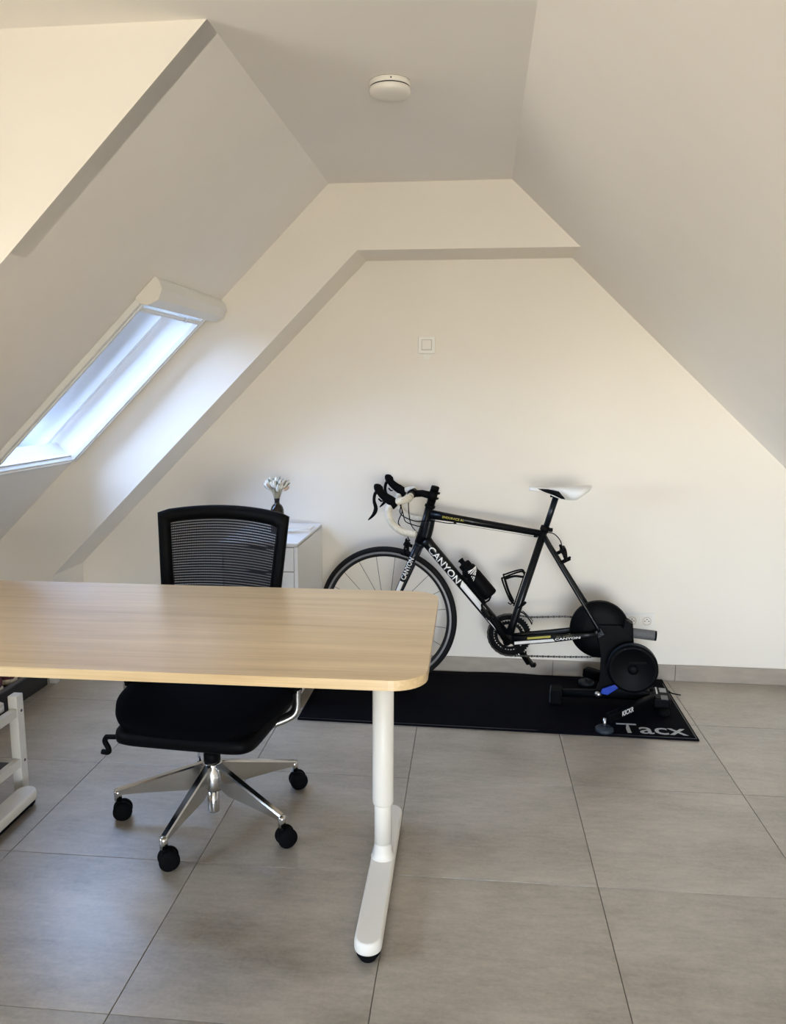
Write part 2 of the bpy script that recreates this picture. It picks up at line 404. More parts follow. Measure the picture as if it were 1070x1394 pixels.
slope_bar(b, S0+.03, se-.035, W0+.03, W0+.03+sh, dp-.03, dp+.02)
slope_bar(b, S0+.03, S0+.03+sh, W0+.03+sh, W1-.03-sh, dp-.03, dp+.02)
slope_bar(b, se-.035-sh, se-.035, W0+.03+sh, W1-.03-sh, dp-.03, dp+.02)
b.build('window_sash', M['white'], w1)
slope_bar(MB(), S0+.03+sh, se-.035-sh, W0+.03+sh, W1-.03-sh, dp, dp+.006, 0).build('pane', M['tinted'], w1)
for (s_, o_) in ((S0+.10, .085), (se-.14, dp-.06)):
    c = LS(s_, W1, o_)
    MB().lathe([(0, 0), (.007, .0), (.009, .004), (.009, .010), (.004, .012), (0, .012)], c, (0, -1, 0), 16).build('blind_stud', M['white_plastic'], w1)
# handle bar at the head of the sash
slope_bar(MB(), S0+.012, S0+.03, W0+.10, W1-.10, .10, .125).build('window_handle', M['silver'], w1)

# roller blind casing and guide rails
rb = thing('roller_blind', 'white roof window blind with casing and guide rails on left slope', 'blind', tuple(LS(S0, (W0+W1)/2)))
rbl = Vector(rb.location)
def rel(o, root):
    o.location = Vector(o.location) - Vector(root.location); return o
Y0c, Y1c = 2.875, 3.615
prof = [(-.085, -.002), (.005, -.002), (.010, -.022), (-.012, -.056), (-.055, -.062), (-.085, -.040)]
prof = [(-.080, -.002), (.028, -.002), (.028, -.030), (.012, -.052), (-.030, -.066), (-.066, -.050), (-.080, -.022)]
b = MB(); b.prism([LS(S0-.018+p_[0], Y0c, p_[1]) - rbl for p_ in prof], (0, Y1c-Y0c+.008, 0), bev=.003); b.build('casing', M['blind'], rb)
for yy in (Y0c-.012,):
    b = MB(); b.prism([LS(S0-.018+p_[0]*1.03, yy, p_[1]*1.05) - rbl for p_ in prof], (0, .012, 0), bev=.002); b.build('end_cap', M['white_plastic'], rb)
for (y0, y1, lab) in ((W0-.048, W0-.004, 0), (W1+.004-.03, W1+.03-.03, 1)):
    b = MB(); slope_bar(b, S0-.02, S1+.02, y0, y1, -.024, -.001)
    for v in b.bm.verts: v.co -= rbl
    g = b.build('guide_rail', M['blind'], rb)
    b = MB(); slope_bar(b, S0-.02, S1+.02, (y0+y1)/2-.005, (y0+y1)/2+.005, -.029, -.0245, .001)
    for v in b.bm.verts: v.co -= rbl
    b.build('rail_bead', M['lining'], g)
for s_, w_ in ((S1+.006, .034), (S0+.028, .022)):
    b = MB(); slope_bar(b, s_, s_+w_, W0-.004, W1-.026, -.022, -.002)
    for v in b.bm.verts: v.co -= rbl
    g = b.build('cross_rail', M['blind'], rb)
    b = MB(); slope_bar(b, s_+w_*.35, s_+w_*.6, W0-.004, W1-.026, -.027, -.0215, .001)
    for v in b.bm.verts: v.co -= rbl
    b.build('rail_bead', M['lining'], g)
b = MB(); slope_bar(b, S0+.026, S0+.044, W1-.22, W1-.20, -.036, -.020)
for v in b.bm.verts: v.co -= rbl
b.build('pull_tab', M['silver'], rb)

# dormer wall with window on the far left and rear wall with window (both windows unseen; dormer one guessed, rear one added, to let daylight in)
def wall_with_hole(name, axis, c0, u0, u1, v0, v1, hu0, hu1, hv0, hv1, th, mt):
    b = MB()
    for (a0, a1, b0, b1) in ((u0, u1, v0, hv0), (u0, u1, hv1, v1), (u0, hu0, hv0, hv1), (hu1, u1, hv0, hv1)):
        if axis == 'x': b.box((c0+th/2, (a0+a1)/2, (b0+b1)/2), (abs(th), a1-a0, b1-b0))
        else: b.box(((a0+a1)/2, c0+th/2, (b0+b1)/2), (a1-a0, abs(th), b1-b0))
    return struct(b.build(name, mt))
def wall_window(name, axis, c0, u0, u1, v0, v1):
    b = MB(); fr = .05
    def bx(mb, a0, a1, b0, b1, t0, t1):
        if axis == 'x': mb.box((c0+(t0+t1)/2, (a0+a1)/2, (b0+b1)/2), (t1-t0, a1-a0, b1-b0), bev=.003)
        else: mb.box(((a0+a1)/2, c0+(t0+t1)/2, (b0+b1)/2), (a1-a0, t1-t0, b1-b0), bev=.003)
    um = (u0+u1)/2
    for q in ((u0, u1, v0, v0+fr), (u0, u1, v1-fr, v1), (u0, u0+fr, v0+fr, v1-fr), (u1-fr, u1, v0+fr, v1-fr), (um-.03, um+.03, v0+fr, v1-fr)):
        bx(b, *q, -.03, .03)
    w = struct(b.build(name, M['white']))
    for q in ((u0+fr, um-.03, v0+fr, v1-fr), (um+.03, u1-fr, v0+fr, v1-fr)):
        g = MB(); bx(g, *q, -.003, .003); g.build('pane', M['glass'], w)
    return w
DW = (.0, 1.20, 1.0, 1.95)
wall_with_hole('wall_dormer_front', 'x', XD, YB-.1, YN+.05, 0, HC+.05, *DW, -.2, M['paint'])
wall_window('window_2', 'x', XD-.12, *DW)
RW = (-.9, 2.0, .12, 2.20)
wall_with_hole('wall_rear', 'y', YB, XD-.2, XK+.2, 0, HC+.3, *RW, -.2, M['paint'])
wall_window('window_added_rear', 'y', YB-.12, *RW)  # unseen rear window, added for daylight from behind the camera
struct(MB().box((-1.65, -2.06, 1.16), (2.7, .12, 2.33)).build('wall_added_shade', M['paint']))  # unseen partition, added to hold rear daylight off the dormer cheek
portal('portal_skylight', tuple(LS((S0+se)/2, (W0+W1)/2, dp+.05)), (0, 0, 0), se-S0+.05, W1-W0)
po = bpy.data.objects['portal_skylight']; po.rotation_mode = 'QUATERNION'
po.rotation_quaternion = Matrix((sv, sv.cross(Vector((0, 1, 0))).cross(sv) if False else nl.cross(sv), nl)).transposed().to_quaternion()
portal('portal_dormer', (XD-.22, (DW[0]+DW[1])/2, (DW[2]+DW[3])/2), (PI/2, 0, -PI/2), DW[1]-DW[0], DW[3]-DW[2])
portal('portal_rear', ((RW[0]+RW[1])/2, YB-.22, (RW[2]+RW[3])/2), (PI/2, 0, 0), RW[1]-RW[0], RW[3]-RW[2])

# skirting along the back wall, one tile strip after another
sk = struct(MB().box(((XA+XK)/2, YW-.002, .0395), (XK-XA, .004, .079)).build('baseboard_back', M['grout']))
xs = [XA+.001, -1.415, -.815, -.215, .385, .985, 1.585, XK]
for a, c in zip(xs, xs[1:]):
    MB().box(((a+c)/2, YW-.008, .0405), (c-a-.0025, .008, .081), bev=.001).build('skirting_tile', M['skirt'], sk)

# ------------------------------------------------------------------ things on ceiling and wall
sd = thing('smoke_detector', 'round white smoke detector on the flat ceiling', 'detector', (-.287, 2.497, HC))
MB().lathe([(0, 0), (.060, 0), (.062, -.003), (.062, -.014), (.060, -.0155)], seg=48).build('mounting_base', M['white_plastic'], sd)
MB().lathe([(.0585, -.014), (.0585, -.019), (0, -.019)], seg=48).build('sensor_slot', M['hole'], sd)
MB().lathe([(0, -.0185), (.0605, -.0185), (.0625, -.021), (.0615, -.030), (.055, -.036), (.030, -.038), (0, -.038)], seg=48).build('cover', M['white_plastic'], sd)
MB().lathe([(0, .0012), (.0022, .0012), (.0022, 0), (0, 0)], (.008*1.2, -.0615, -.0085), (.1, -1, 0), 10).build('indicator_hole', M['hole'], sd)
MB().lathe([(0, -.0005), (.0605, -.0005), (.0605, .0008), (0, .0008)], (0, 0, 0), seg=48).build('base_gasket', M['hole'], sd)

sw_ = thing('light_switch', 'white square light switch high on the back wall', 'switch', (-.269, YW, 1.645))
MB().box((0, -.005, 0), (.083, .010, .083), bev=.003).build('cover_plate', M['lip'], sw_)
MB().box((0, -.0103, 0), (.049, .0012, .049)).build('rocker_gap', M['grout'], sw_)
MB().box((0, -.0115, .0), (.046, .006, .046), rot=Matrix.Rotation(.03, 3, 'X'), bev=.002).build('rocker', M['white_plastic'], sw_)
b = MB().box((.001, -.003, -.060), (.006, .004, .022), bev=.001).box((.0, -.002, -.056), (.030, .003, .024), bev=.001)
b.build('cable_clip', M['lip'], sw_)

so = thing('wall_socket', 'white double wall socket above the skirting right of the trainer', 'socket', (.795, YW, .302))
MB().box((-.026, -.005, 0), (.208, .010, .083), bev=.003).build('cover_plate', M['lip'], so)
for k_ in (-.032, .040):
    f_ = MB().box((k_, -.0105, 0), (.048, .004, .048), bev=.001).build('socket_insert', M['white_plastic'], so)
    MB().lathe([(.0, -.0006), (.0185, -.0006), (.0195, .001), (.0205, .001), (.0205, -.001), (0, -.001)], (k_, -.0127, 0), (0, -1, 0), 24).build('socket_well', M['skirt'], f_)
    b = MB()
    for dx, dz in ((-.0095, 0), (.0095, 0), (0, .009)):
        b.lathe([(0, .0022), (.0026, .0022), (.0026, 0), (0, 0)], (k_+dx, -.0125, dz), (0, -1, 0), 10)
    b.build('pin_holes', M['hole'], f_)
#---PART2---
# ------------------------------------------------------------------ desk
DH = .79
dk = thing('desk', 'light oak sit-stand desk with cream white round legs', 'desk', (-.915, 2.062, 0), math.radians(.9))
def rrect(x0, x1, y0, y1, r, n=10):
    out = []
    for cx, cy, a in ((x1-r, y1-r, 0), (x0+r, y1-r, 90), (x0+r, y0+r, 180), (x1-r, y0+r, 270)):
        for k_ in range(n+1):
            t = math.radians(a+90*k_/n); out.append((cx+r*math.cos(t), cy+r*math.sin(t)))
    return out
MB().prism([(x, y, DH-.024) for x, y in rrect(-.80, .80, -.40, .40, .085)], (0, 0, .024), bev=.003).build('tabletop', M['wood'], dk)
def desk_leg(x):
    b = MB()
    b.lathe([(0, 0), (.0255, 0), (.0255, .30), (0, .30)], (x, .095, .05), seg=36)
    # flared root where the column grows out of the foot
    b.lathe([(.036, 0), (.030, .006), (.0270, .018), (.0257, .045)], (x, .095, .058), seg=36)
    leg = b.build('leg_column', M['desk_metal'], dk)
    MB().lathe([(0, .53), (.0305, .53), (.0310, .008), (.0300, .002), (.027, 0), (0, 0)], (x, .095, .225), seg=36).build('outer_tube', M['desk_metal'], leg)
    b = MB(); n = 36; yy0, yy1 = -.295, .395; rings = []
    pr = [(.985, .027), (1.0, .030), (1.0, .046), (.97, .053), (.90, .0570), (.82, .058)]
    ol = rrect(-.0355, .0355, yy0, yy1, .0354, 9)
    for k_, (q, z) in enumerate(pr):
        rings.append([b.bm.verts.new((x + px*q, (py-.05)*(1-(1-q)*.10)+.05 + 0, z)) for px, py in ol])
    for a, c in zip(rings, rings[1:]):
        for i in range(len(a)):
            f_ = b.bm.faces.new((a[i], a[(i+1) % len(a)], c[(i+1) % len(a)], c[i])); f_.smooth = True
    b.bm.faces.new(rings[-1]); b.bm.faces.new(list(reversed(rings[0])))
    ft = b.build('foot', M['desk_metal'], dk)
    MB().prism([(x+px*.86, (py-.05)*.985+.05, .012) for px, py in ol], (0, 0, .018)).build('foot_underside', M['rubber'], ft)
    for yy in (-.262, .362):
        MB().lathe([(0, 0), (.021, 0), (.024, .006), (.022, .018), (0, .018)], (x, yy, 0), seg=24).build('levelling_pad', M['rubber'], ft)
    MB().box((x, .095, DH-.030), (.09, .56, .010), bev=.003).build('support_plate', M['desk_metal'], dk)
desk_leg(.652); desk_leg(-.618)
b = MB()
for yy in (.055, .135): b.box((.015, yy, DH-.042), (1.2, .03, .022), bev=.002)
b.build('crossbar', M['desk_metal'], dk)

# ------------------------------------------------------------------ office chair
ch = thing('office_chair', 'black mesh-back office chair on a polished aluminium star base', 'chair', (-.873, 2.425, 0))
base_c = Vector((-.873, 2.425, 0))
spots = [(-1.192, 2.366), (-.923, 2.085), (-.571, 2.255), (-.619, 2.643)]
ang = [math.radians(a) for a in (190, 261.5, 331, 43.5, 117)]
hub = MB()
hub.lathe([(0, .200), (.030, .200), (.034, .192), (.034, .180), (.042, .172), (.044, .12), (.040, .105), (0, .105)], seg=32)
hub_o = hub.build('star_hub', M['chrome'], ch)
def star_arm(a, R=.315):
    d = Vector((math.cos(a), math.sin(a), 0)); sd_ = Vector((-d.y, d.x, 0)); b = MB(); rings = []
    N = 10
    for i in range(N+1):
        t = i/N; r_ = .028 + (R-.028)*t; w_ = .015-.004*t
        top = .196-.088*t; bot = top-(.074*(1-t)**1.1*min(1, .45+t*4)+.020)
        if i == N: bot = top-.020
        p = d*r_
        rings.append([b.bm.verts.new(p+sd_*x+Vector((0, 0, z))) for x, z in ((w_*.7, top), (w_, top-.005), (w_*.8, bot), (-w_*.8, bot), (-w_, top-.005), (-w_*.7, top))])
    for q, c in zip(rings, rings[1:]):
        for k_ in range(6): b.bm.faces.new((q[k_], q[(k_+1) % 6], c[(k_+1) % 6], c[k_]))
    b.bm.faces.new(list(reversed(rings[0]))); b.bm.faces.new(rings[-1])
    b.lathe([(0, .068), (.0125, .068), (.013, .094), (.012, .104), (0, .104)], d*R, seg=20)
    return b.build('star_arm', M['chrome'], ch)
def caster(a, turn, R=.315):
    d = Vector((math.cos(a), math.sin(a), 0))*R
    ax = Vector((math.cos(turn), math.sin(turn), 0)); off = Vector((-ax.y, ax.x, 0))*.013
    c = d+off+Vector((0, 0, .031)); b = MB()
    b.lathe([(0, -.006), (.028, -.006), (.028, .006), (0, .006)], c, ax, 24)
    b.lathe([(0, 0), (.008, 0), (.008, .035), (0, .035)], d+Vector((0, 0, .040)), seg=12)
    cc = b.build('caster', M['black'], ch)
    for sgn in (-1, 1):
        MB().lathe([(0, .004), (.024, .004), (.0305, .008), (.0315, .013), (.0310, .020), (.026, .025), (.012, .027), (0, .027)], c, ax*sgn, 28).build('caster_wheel', M['rubber'], cc)
for a, tn in zip(ang, (-1.20, -1.05, -.95, -1.1, -1.8)):
    star_arm(a); caster(a, tn)
MB().lathe([(0, .02), (.0190, .02), (.0200, .026), (.0200, .118), (.0, .118)], seg=32).build('gas_column', M['chrome'], ch)
MB().lathe([(0, .195), (.028, .195), (.028, .225), (.022, .232), (.014, .234), (.014, .31), (0, .31)], seg=28).build('column_collar', M['black'], ch)
RS = Matrix.Rotation(math.radians(-4), 3, 'Z')        # the seat is turned a little on its column
def R4(v): return RS @ Vector(v)
def rotbm(b):
    for v in b.bm.verts: v.co = RS @ v.co
    return b
# mechanism, seat pan and cushion (front of the seat is -y)
b = MB(); b.prism([(-.05, -.17, .312), (.05, -.17, .312), (.07, .12, .285), (-.07, .12, .285)], (0, 0, .05), bev=.008)
b.box((-.075, -.10, .318), (.10, .10, .020), bev=.004)
rotbm(b).build('tilt_mechanism', M['brushed'], ch)
b = MB()
b.ellipsoid((.006, -.020, .372), (.232, .240, .034), 9, 4, 64, 14, lambda p: Vector((p.x*(1+.06*p.y), p.y, p.z)))
rotbm(b).build('seat_pan', M['black'], ch)
def seatf(p):
    q = Vector(p); fr_ = max(0, -p.y-.06)
    q.z -= fr_*fr_*.55; q.z += .014*(abs(p.x)/.25)**2*(1 if p.z > 0 else .2)
    q.x *= 1.0-.10*max(0, .1-p.y)/.36
    return q
rotbm(MB().ellipsoid((-.002, .005, .426), (.284, .268, .052), 3.4, 2.5, 72, 20, seatf)).build('seat_cushion', M['fabric'], ch)
b = MB(); b.sweep([R4((-.20, -.20, .355)), R4((-.262, -.205, .352))], .008, 10)
b.sweep(crom([R4((-.258, -.205, .352)), R4((-.264, -.206, .338)), R4((-.252, -.207, .315)), R4((-.254, -.207, .303)), R4((-.275, -.207, .303))], 4), .0085, 10)
b.build('seat_adjuster', M['black'], ch)
# armrests
for sg in (-1, 1):
    x = .287*sg
    b = MB()
    b.sweep(crom([(.165*sg, -.02, .338), (.21*sg, -.01, .345), (.262*sg, .010, .362), (.281*sg, .018, .378), (.287*sg, .022, .40), (.287*sg, .024, .43), (.287*sg, .025, .455)], 5), .026, 14, flat=.55, up=(0, 1, 0))
    am = b.build('arm_bracket', M['brushed'], ch)
    MB().sweep([(x, .0245, .440), (x, .025, .448), (x, .030, .60)], [.020, .0275, .0260], 16, flat=.62, up=(0, 1, 0)).build('arm_sleeve', M['black'], am)
    b = MB(); b.box((x, .0, .612), (.085, .25, .028), bev=.010); b.build('arm_pad', M['rubber'], am)
# back: curved frame with stretched mesh
BY, TILT = .292, math.radians(7)
BR = Matrix.Rotation(math.radians(-6), 3, 'Z')
def bk(x, z, off=0):
    """point on the bowed backrest surface; off is thickness towards the front"""
    y = BY + (z-.75)*math.tan(TILT)*.5 - .55*x*x - .10*max(0, .70-z)
    v = BR @ Vector((x, y-BY-off, z)); v.y += BY; v.x -= .028+.043*(1-z); return v
def outline(x1, x0, zt, zb, arch, n=16):
    """closed outline: half width x1 at the top, x0 at the bottom"""
    pts = []
    for i in range(n+1):                      # top, left to right
        t = -1+2*i/n; pts.append((x1*t, zt - arch*t*t - (.006*max(0, abs(t)-.9)/.1)))
    for i in range(1, n): t = i/n; pts.append((x1+(x0-x1)*t, (zt-arch-.006)*(1-t)+zb*t))
    for i in range(n+1): t = 1-2*i/n; pts.append((x0*t, zb + .012*t*t))
    for i in range(1, n): t = i/n; pts.append((-(x0+(x1-x0)*t), zb*(1-t)+(zt-arch-.006)*t))
    return pts
oo = outline(.247, .210, 1.018, .500, .022); ii = outline(.205, .172, .972, .545, .016)
b = MB(); rings = []
for (ox, oz), (ix, iz) in zip(oo, ii):
    mx, mz = (ox+ix)/2, (oz+iz)/2
    rings.append([b.bm.verts.new(bk(*q)) for q in ((ox, oz, .010), (mx, mz, .016), (ix, iz, .008), (ix, iz, -.004), (mx, mz, -.012), (ox, oz, -.008))])
n = len(rings)
for i in range(n):
    for k_ in range(6):
        f_ = b.bm.faces.new((rings[i][k_], rings[i][(k_+1) % 6], rings[(i+1) % n][(k_+1) % 6], rings[(i+1) % n][k_])); f_.smooth = True
b.build('back_frame', M['black'], ch)
def wi(z):
    t = (z-.545)/(.972-.545); return .172+(.205-.172)*t+.006
b = MB()
z = .55
while z < .974:                                # crosswise threads
    w_ = wi(z)
    ztop = lambda x: z - .016*(x/.2)**2*((z-.545)/.43)
    pts = [bk(-w_+2*w_*i/10, ztop(-w_+2*w_*i/10), .001) for i in range(11)]
    for i in range(10):
        p, q = pts[i], pts[i+1]; h_ = Vector((0, 0, .0035))
        b.quad(p-h_, q-h_, q+h_, p+h_)
    z += .0098
nx = 62
for i in range(nx):                            # upright threads
    t = -1+2*(i+.5)/nx
    pts = [bk(t*wi(zz), zz, .0) for zz in (.545, .65, .76, .87, .972-.010*t*t)]
    for p, q in zip(pts, pts[1:]):
        h_ = Vector((.0018, 0, 0)); b.quad(p-h_, p+h_, q+h_, q-h_)
mf = b.build('mesh_fabric', M['meshfab'], ch, fix=False); mf['kind'] = 'stuff'
b = MB(); b.sweep(crom([(0, .10, .325), (0, .22, .33), (0, .30, .38), (0, .315, .48), (0, .318, .56)], 5), [.026, .02], 12, flat=1.6, up=(0, 1, 0))
b.build('back_support', M['black'], ch)

# ------------------------------------------------------------------ drawer unit with vase
CX0, CX1, CY0, CY1, CZ = -1.150, -.792, 3.368, 3.912, .758
cb = thing('drawer_unit', 'white drawer unit with curved handle cut-outs behind the office chair', 'cabinet', ((CX0+CX1)/2, (CY0+CY1)/2, 0))
hx, hy = (CX1-CX0)/2, (CY1-CY0)/2
b = MB()
b.box((-hx+.008, 0, CZ/2+.02), (.016, 2*hy, CZ-.06), bev=.001).box((hx-.008, 0, CZ/2+.02), (.016, 2*hy, CZ-.06), bev=.001)
b.box((0, hy-.006, CZ/2+.02), (2*hx-.032, .012, CZ-.06)).box((0, 0, .062), (2*hx-.034, 2*hy-.02, .016))
b.build('carcass', M['white'], cb)
MB().box((0, 0, CZ-.008), (2*hx, 2*hy, .016), bev=.001).build('top_panel', M['white'], cb)
for sx_ in (-1, 1):
    for sy in (-1, 1):
        MB().lathe([(0, -.009), (.025, -.009), (.027, 0), (.025, .009), (0, .009)], (sx_*(hx-.04), sy*(hy-.05), .028), (1, 0, 0), 20).build('castor', M['black'], cb)
nd = 6; dz0 = .078; dzh = (CZ-.018-dz0)/nd
for k_ in range(nd):
    z0, z1 = dz0+k_*dzh+.0015, dz0+(k_+1)*dzh-.0015; xw = hx-.019
    top = []
    for i in range(21):
        x = -xw+2*xw*i/20; t = (x-.0)/.085
        cut = .014*max(0, 1-t*t) if abs(t) < 1 else 0
        top.append((x, z1-cut))
    poly = [(x, -hy+.001, z_) for x, z_ in [(-xw, z0)]+top+[(xw, z0)]]
    d_ = MB().prism(poly, (0, .016, 0)).build('drawer_front', M['white'], cb)
    b = MB(); b.box((0, -hy+.035, z1-.03), (.17, .016, .05)); b.build('drawer_recess', M['hole'], d_)
mg = tag(MB().prism([(x, y, 0) for x, y in rrect(-.075, .075, -.05, .05, .006, 3)], (0, 0, .006)).build('notebook', M['white_plastic']), 'thin white notebook lying on the white drawer unit', 'notebook')
mg.location = (-.885, 3.77, CZ); 

vs = thing('vase', 'small dark brown glass bottle vase on the drawer unit', 'vase', (-.945, 3.615, CZ))
b = MB()
b.lathe([(0, 0), (.030, 0), (.033, .004), (.0315, .05), (.0315, .104), (.0305, .114), (.0265, .126), (.020, .135), (.0135, .140), (.0118, .144), (.0115, .158), (.0135, .160), (.0135, .166), (.0105, .166), (.0095, .13), (.020, .115), (.029, .09), (.029, .01), (0, .008)], seg=36)
b.build('bottle_body', M['vase'], vs)
# dried grass bouquet: every stem with its plume, held in the bottle
bq = thing('dried_grass', 'cream and sage dried grass bouquet in the brown vase', 'plant', (-.945, 3.615, CZ+.168))
rnd = random.Random(11)
for i in range(64):
    a = rnd.uniform(0, 2*PI); sp = rnd.uniform(.05, 1)**.6; L_ = rnd.uniform(.070, .118)*(1-.26*sp)
    tip = Vector((math.cos(a)*sp*.074, math.sin(a)*sp*.056, L_)); base = Vector((math.cos(a)*.004, math.sin(a)*.004, -.03))
    mid = Vector((tip.x*.38, tip.y*.38, L_*.45))
    pts = crom([base, mid, tip], 4)
    st = MB().sweep(pts[:7], .0007, 5).build('stem', M['stem'], bq)
    d = (pts[-1]-pts[-4]).normalized(); c = pts[5]; ln_ = rnd.uniform(.032, .046); r_ = rnd.uniform(.0058, .0085)
    mt = M['grass2'] if rnd.random() < .24 else (M['grass3'] if rnd.random() < .12 else M['grass1'])
    if mt is M['grass2']: r_ *= .55
    b = MB(); prof = [(0, 0), (.55, .12), (.95, .35), (1, .55), (.7, .82), (.25, .96), (0, 1)]
    b.lathe([(p_*r_, q*ln_) for p_, q in prof], c, d, 10)
    for v in b.bm.verts: v.co += Vector((rnd.uniform(-1, 1), rnd.uniform(-1, 1), rnd.uniform(-1, 1)))*.0009
    for _ in range(26):                        # fine awns
        h_ = rnd.uniform(.1, .95); th = rnd.uniform(0, 2*PI); q = d.orthogonal().normalized(); q = Quaternion(d, th) @ q
        p = c + d*(h_*ln_) + q*r_*.7; e_ = p + (q*.6+d).normalized()*rnd.uniform(.004, .008)
        w_ = q.cross(d)*.0004; b.quad(p-w_, p+w_, e_+w_*.3, e_-w_*.3)
    b.build('plume', mt, st, fix=False)

# ------------------------------------------------------------------ shoe racks on the left
def rack(name, label, x0, x1, y0, y1, ztop, shelves, post=.034, boards=None, postb=None, top=None, side=True):
    r_ = thing(name, label, 'shelf', ((x0+x1)/2, (y0+y1)/2, 0)); c = Vector(r_.location)
    for px in (x0+post/2, x1-post/2):
        for py in (y0+post*.6, y1-post*.6):
            b = MB().box((px-c.x, py-c.y, ztop/2), (post, post*1.2, ztop), bev=.003)
            p_ = b.build('post', M['woodwhite'], r_)
            for z_, h_ in shelves:
                sgn = 1 if px > c.x else -1
                MB().lathe([(0, .0016), (.0045, .0016), (.0055, 0), (0, 0)], (px-c.x+sgn*post/2, py-c.y+.004, z_-h_/2), (sgn, 0, 0), 14).build('bolt', M['bolt'], p_)
    for z_, h_ in shelves:
        for px in (x0+.012, x1-.012):
            MB().bar((px-c.x, y0-c.y+post*1.2, z_-h_/2), (px-c.x, y1-c.y-post*1.2, z_-h_/2), .022, h_, bev=.002).build('side_rail', M['woodwhite'], r_)
    return r_, c
rk, c = rack('shoe_rack', 'white wooden shoe rack with dark slats at the left edge beside the desk foot', -2.25, -1.598, 1.93, 2.532, .362, ((.318, .032), (.132, .032)))
for z_ in (.300, .118):
    for k_ in range(5):
        yy = 1.995-c.y+k_*.108
        MB().box((0, yy+.02, z_), (.60, .055, .012), bev=.002).build('slat', M['shelfblk'], rk)

# low black shelf against the left wall
bs = thing('low_shelf', 'low black shelf with white feet behind the white shoe rack', 'shelf', (-2.235, 3.12, 0))
MB().box((.150, -.02, .050), (.016, .80, .098), bev=.002).build('side_panel', M['shelfblk'], bs)
MB().box((.152, -.02, .104), (.020, .80, .010), bev=.002).build('edge_trim', M['shelfgrey'], bs)
MB().box((0, -.02, .085), (.28, .80, .012), bev=.002).build('shelf_board', M['shelfblk'], bs)
for yy in (-.43, .415):
    for xx in (-.12, .175):
        MB().box((xx, yy, .10), (.036, .036, .20), bev=.003).build('post', M['woodwhite'], bs)
# foot of a further white frame in the corner
wf = thing('white_bench', 'small white wooden bench standing by the alcove corner', 'bench', (-2.2, 3.60, 0))
for xx in (.238, -.10):
    MB().box((xx, .075 if xx > 0 else .05, .11), (.05, .034, .22), bev=.003).build('post', M['woodwhite'], wf)
MB().box((.07, .055, .228), (.40, .10, .018), bev=.003).build('bench_board', M['woodwhite'], wf)

def shoe(name, label, loc, rz, upper, trim, sole, L_=.27, group=None):
    """toe along +y"""
    s_ = thing(name, label, 'shoe', loc, rz, group)
    W_ = lambda t: .036+.012*math.sin(PI*min(1, max(0, t*.9+.05)))+(.006 if t > .6 else 0)-(.030*max(0, t-.88)/.12)
    def loft(prof, N=18, seg=20):
        b = MB(); rings = []
        for i in range(N+1):
            t = i/N; y = -L_/2+L_*t; z0, z1, w_ = prof(t); ring = []
            for k_ in range(seg):
                a = 2*PI*k_/seg; cx_, sz = math.cos(a), math.sin(a)
                ring.append(b.bm.verts.new((w_*math.copysign(abs(cx_)**.6, cx_), y, (z0+z1)/2+(z1-z0)/2*math.copysign(abs(sz)**.6, sz))))
            rings.append(ring)
        for a, c_ in zip(rings, rings[1:]):
            for k_ in range(seg):
                f_ = b.bm.faces.new((a[k_], a[(k_+1) % seg], c_[(k_+1) % seg], c_[k_])); f_.smooth = True
        b.bm.faces.new(rings[0]); b.bm.faces.new(rings[-1]); return b
    endt = lambda t: min(1, (t/.08)**.5 if t < .08 else 1)*min(1, ((1-t)/.12)**.5 if t > .88 else 1)
    loft(lambda t: (0, .028+.006*max(0, .3-t), max(.004, (.041+.008*math.sin(PI*t))*endt(t)))).build('sole', sole, s_)
    hgt = lambda t: .098-.010*math.sin(PI*min(1, t/.4)) if t < .4 else .098-.062*((t-.4)/.6)**.8
    loft(lambda t: (.022, max(.03, hgt(t)*(.75+.25*endt(t))), max(.004, (.037+.008*math.sin(PI*t))*endt(t)))).build('upper', upper, s_)
    b = MB(); pts = [(.028*math.cos(a), -.078+.046*math.sin(a), .096-.004*math.sin(a)) for a in [2*PI*k_/20 for k_ in range(21)]]
    b.sweep(pts, .0065, 8, cap=False); b.build('collar', trim, s_)
    MB().box((0, -L_/2+.006, .066), (.022, .008, .055), bev=.003).build('heel_tab', trim, s_)
    b = MB()
    for k_ in range(5):
        y = -.015+.018*k_; b.sweep(crom([(-.020, y, .092-.010*k_), (0, y+.002, .100-.010*k_), (.020, y, .092-.010*k_)], 3), .0028, 6)
    b.build('laces', M['shoewhite'], s_)
    return s_
shoe('sneaker', 'maroon sneaker with cream sole, right one of the pair on the black shelf', (-2.222, 3.318, .0915), math.radians(62), M['maroon'], M['shoewhite'], M['gum'])
shoe('sneaker', 'maroon sneaker with cream sole, left one of the pair and nearer the frame edge', (-2.212, 3.193, .0915), math.radians(62), M['maroon'], M['shoewhite'], M['gum'])
shoe('sneaker', 'pale white sneaker lying on top of the white shoe rack', (-1.735, 2.395, .3065), math.radians(-42), M['shoewhite'], M['shoewhite'], M['white'], L_=.26)
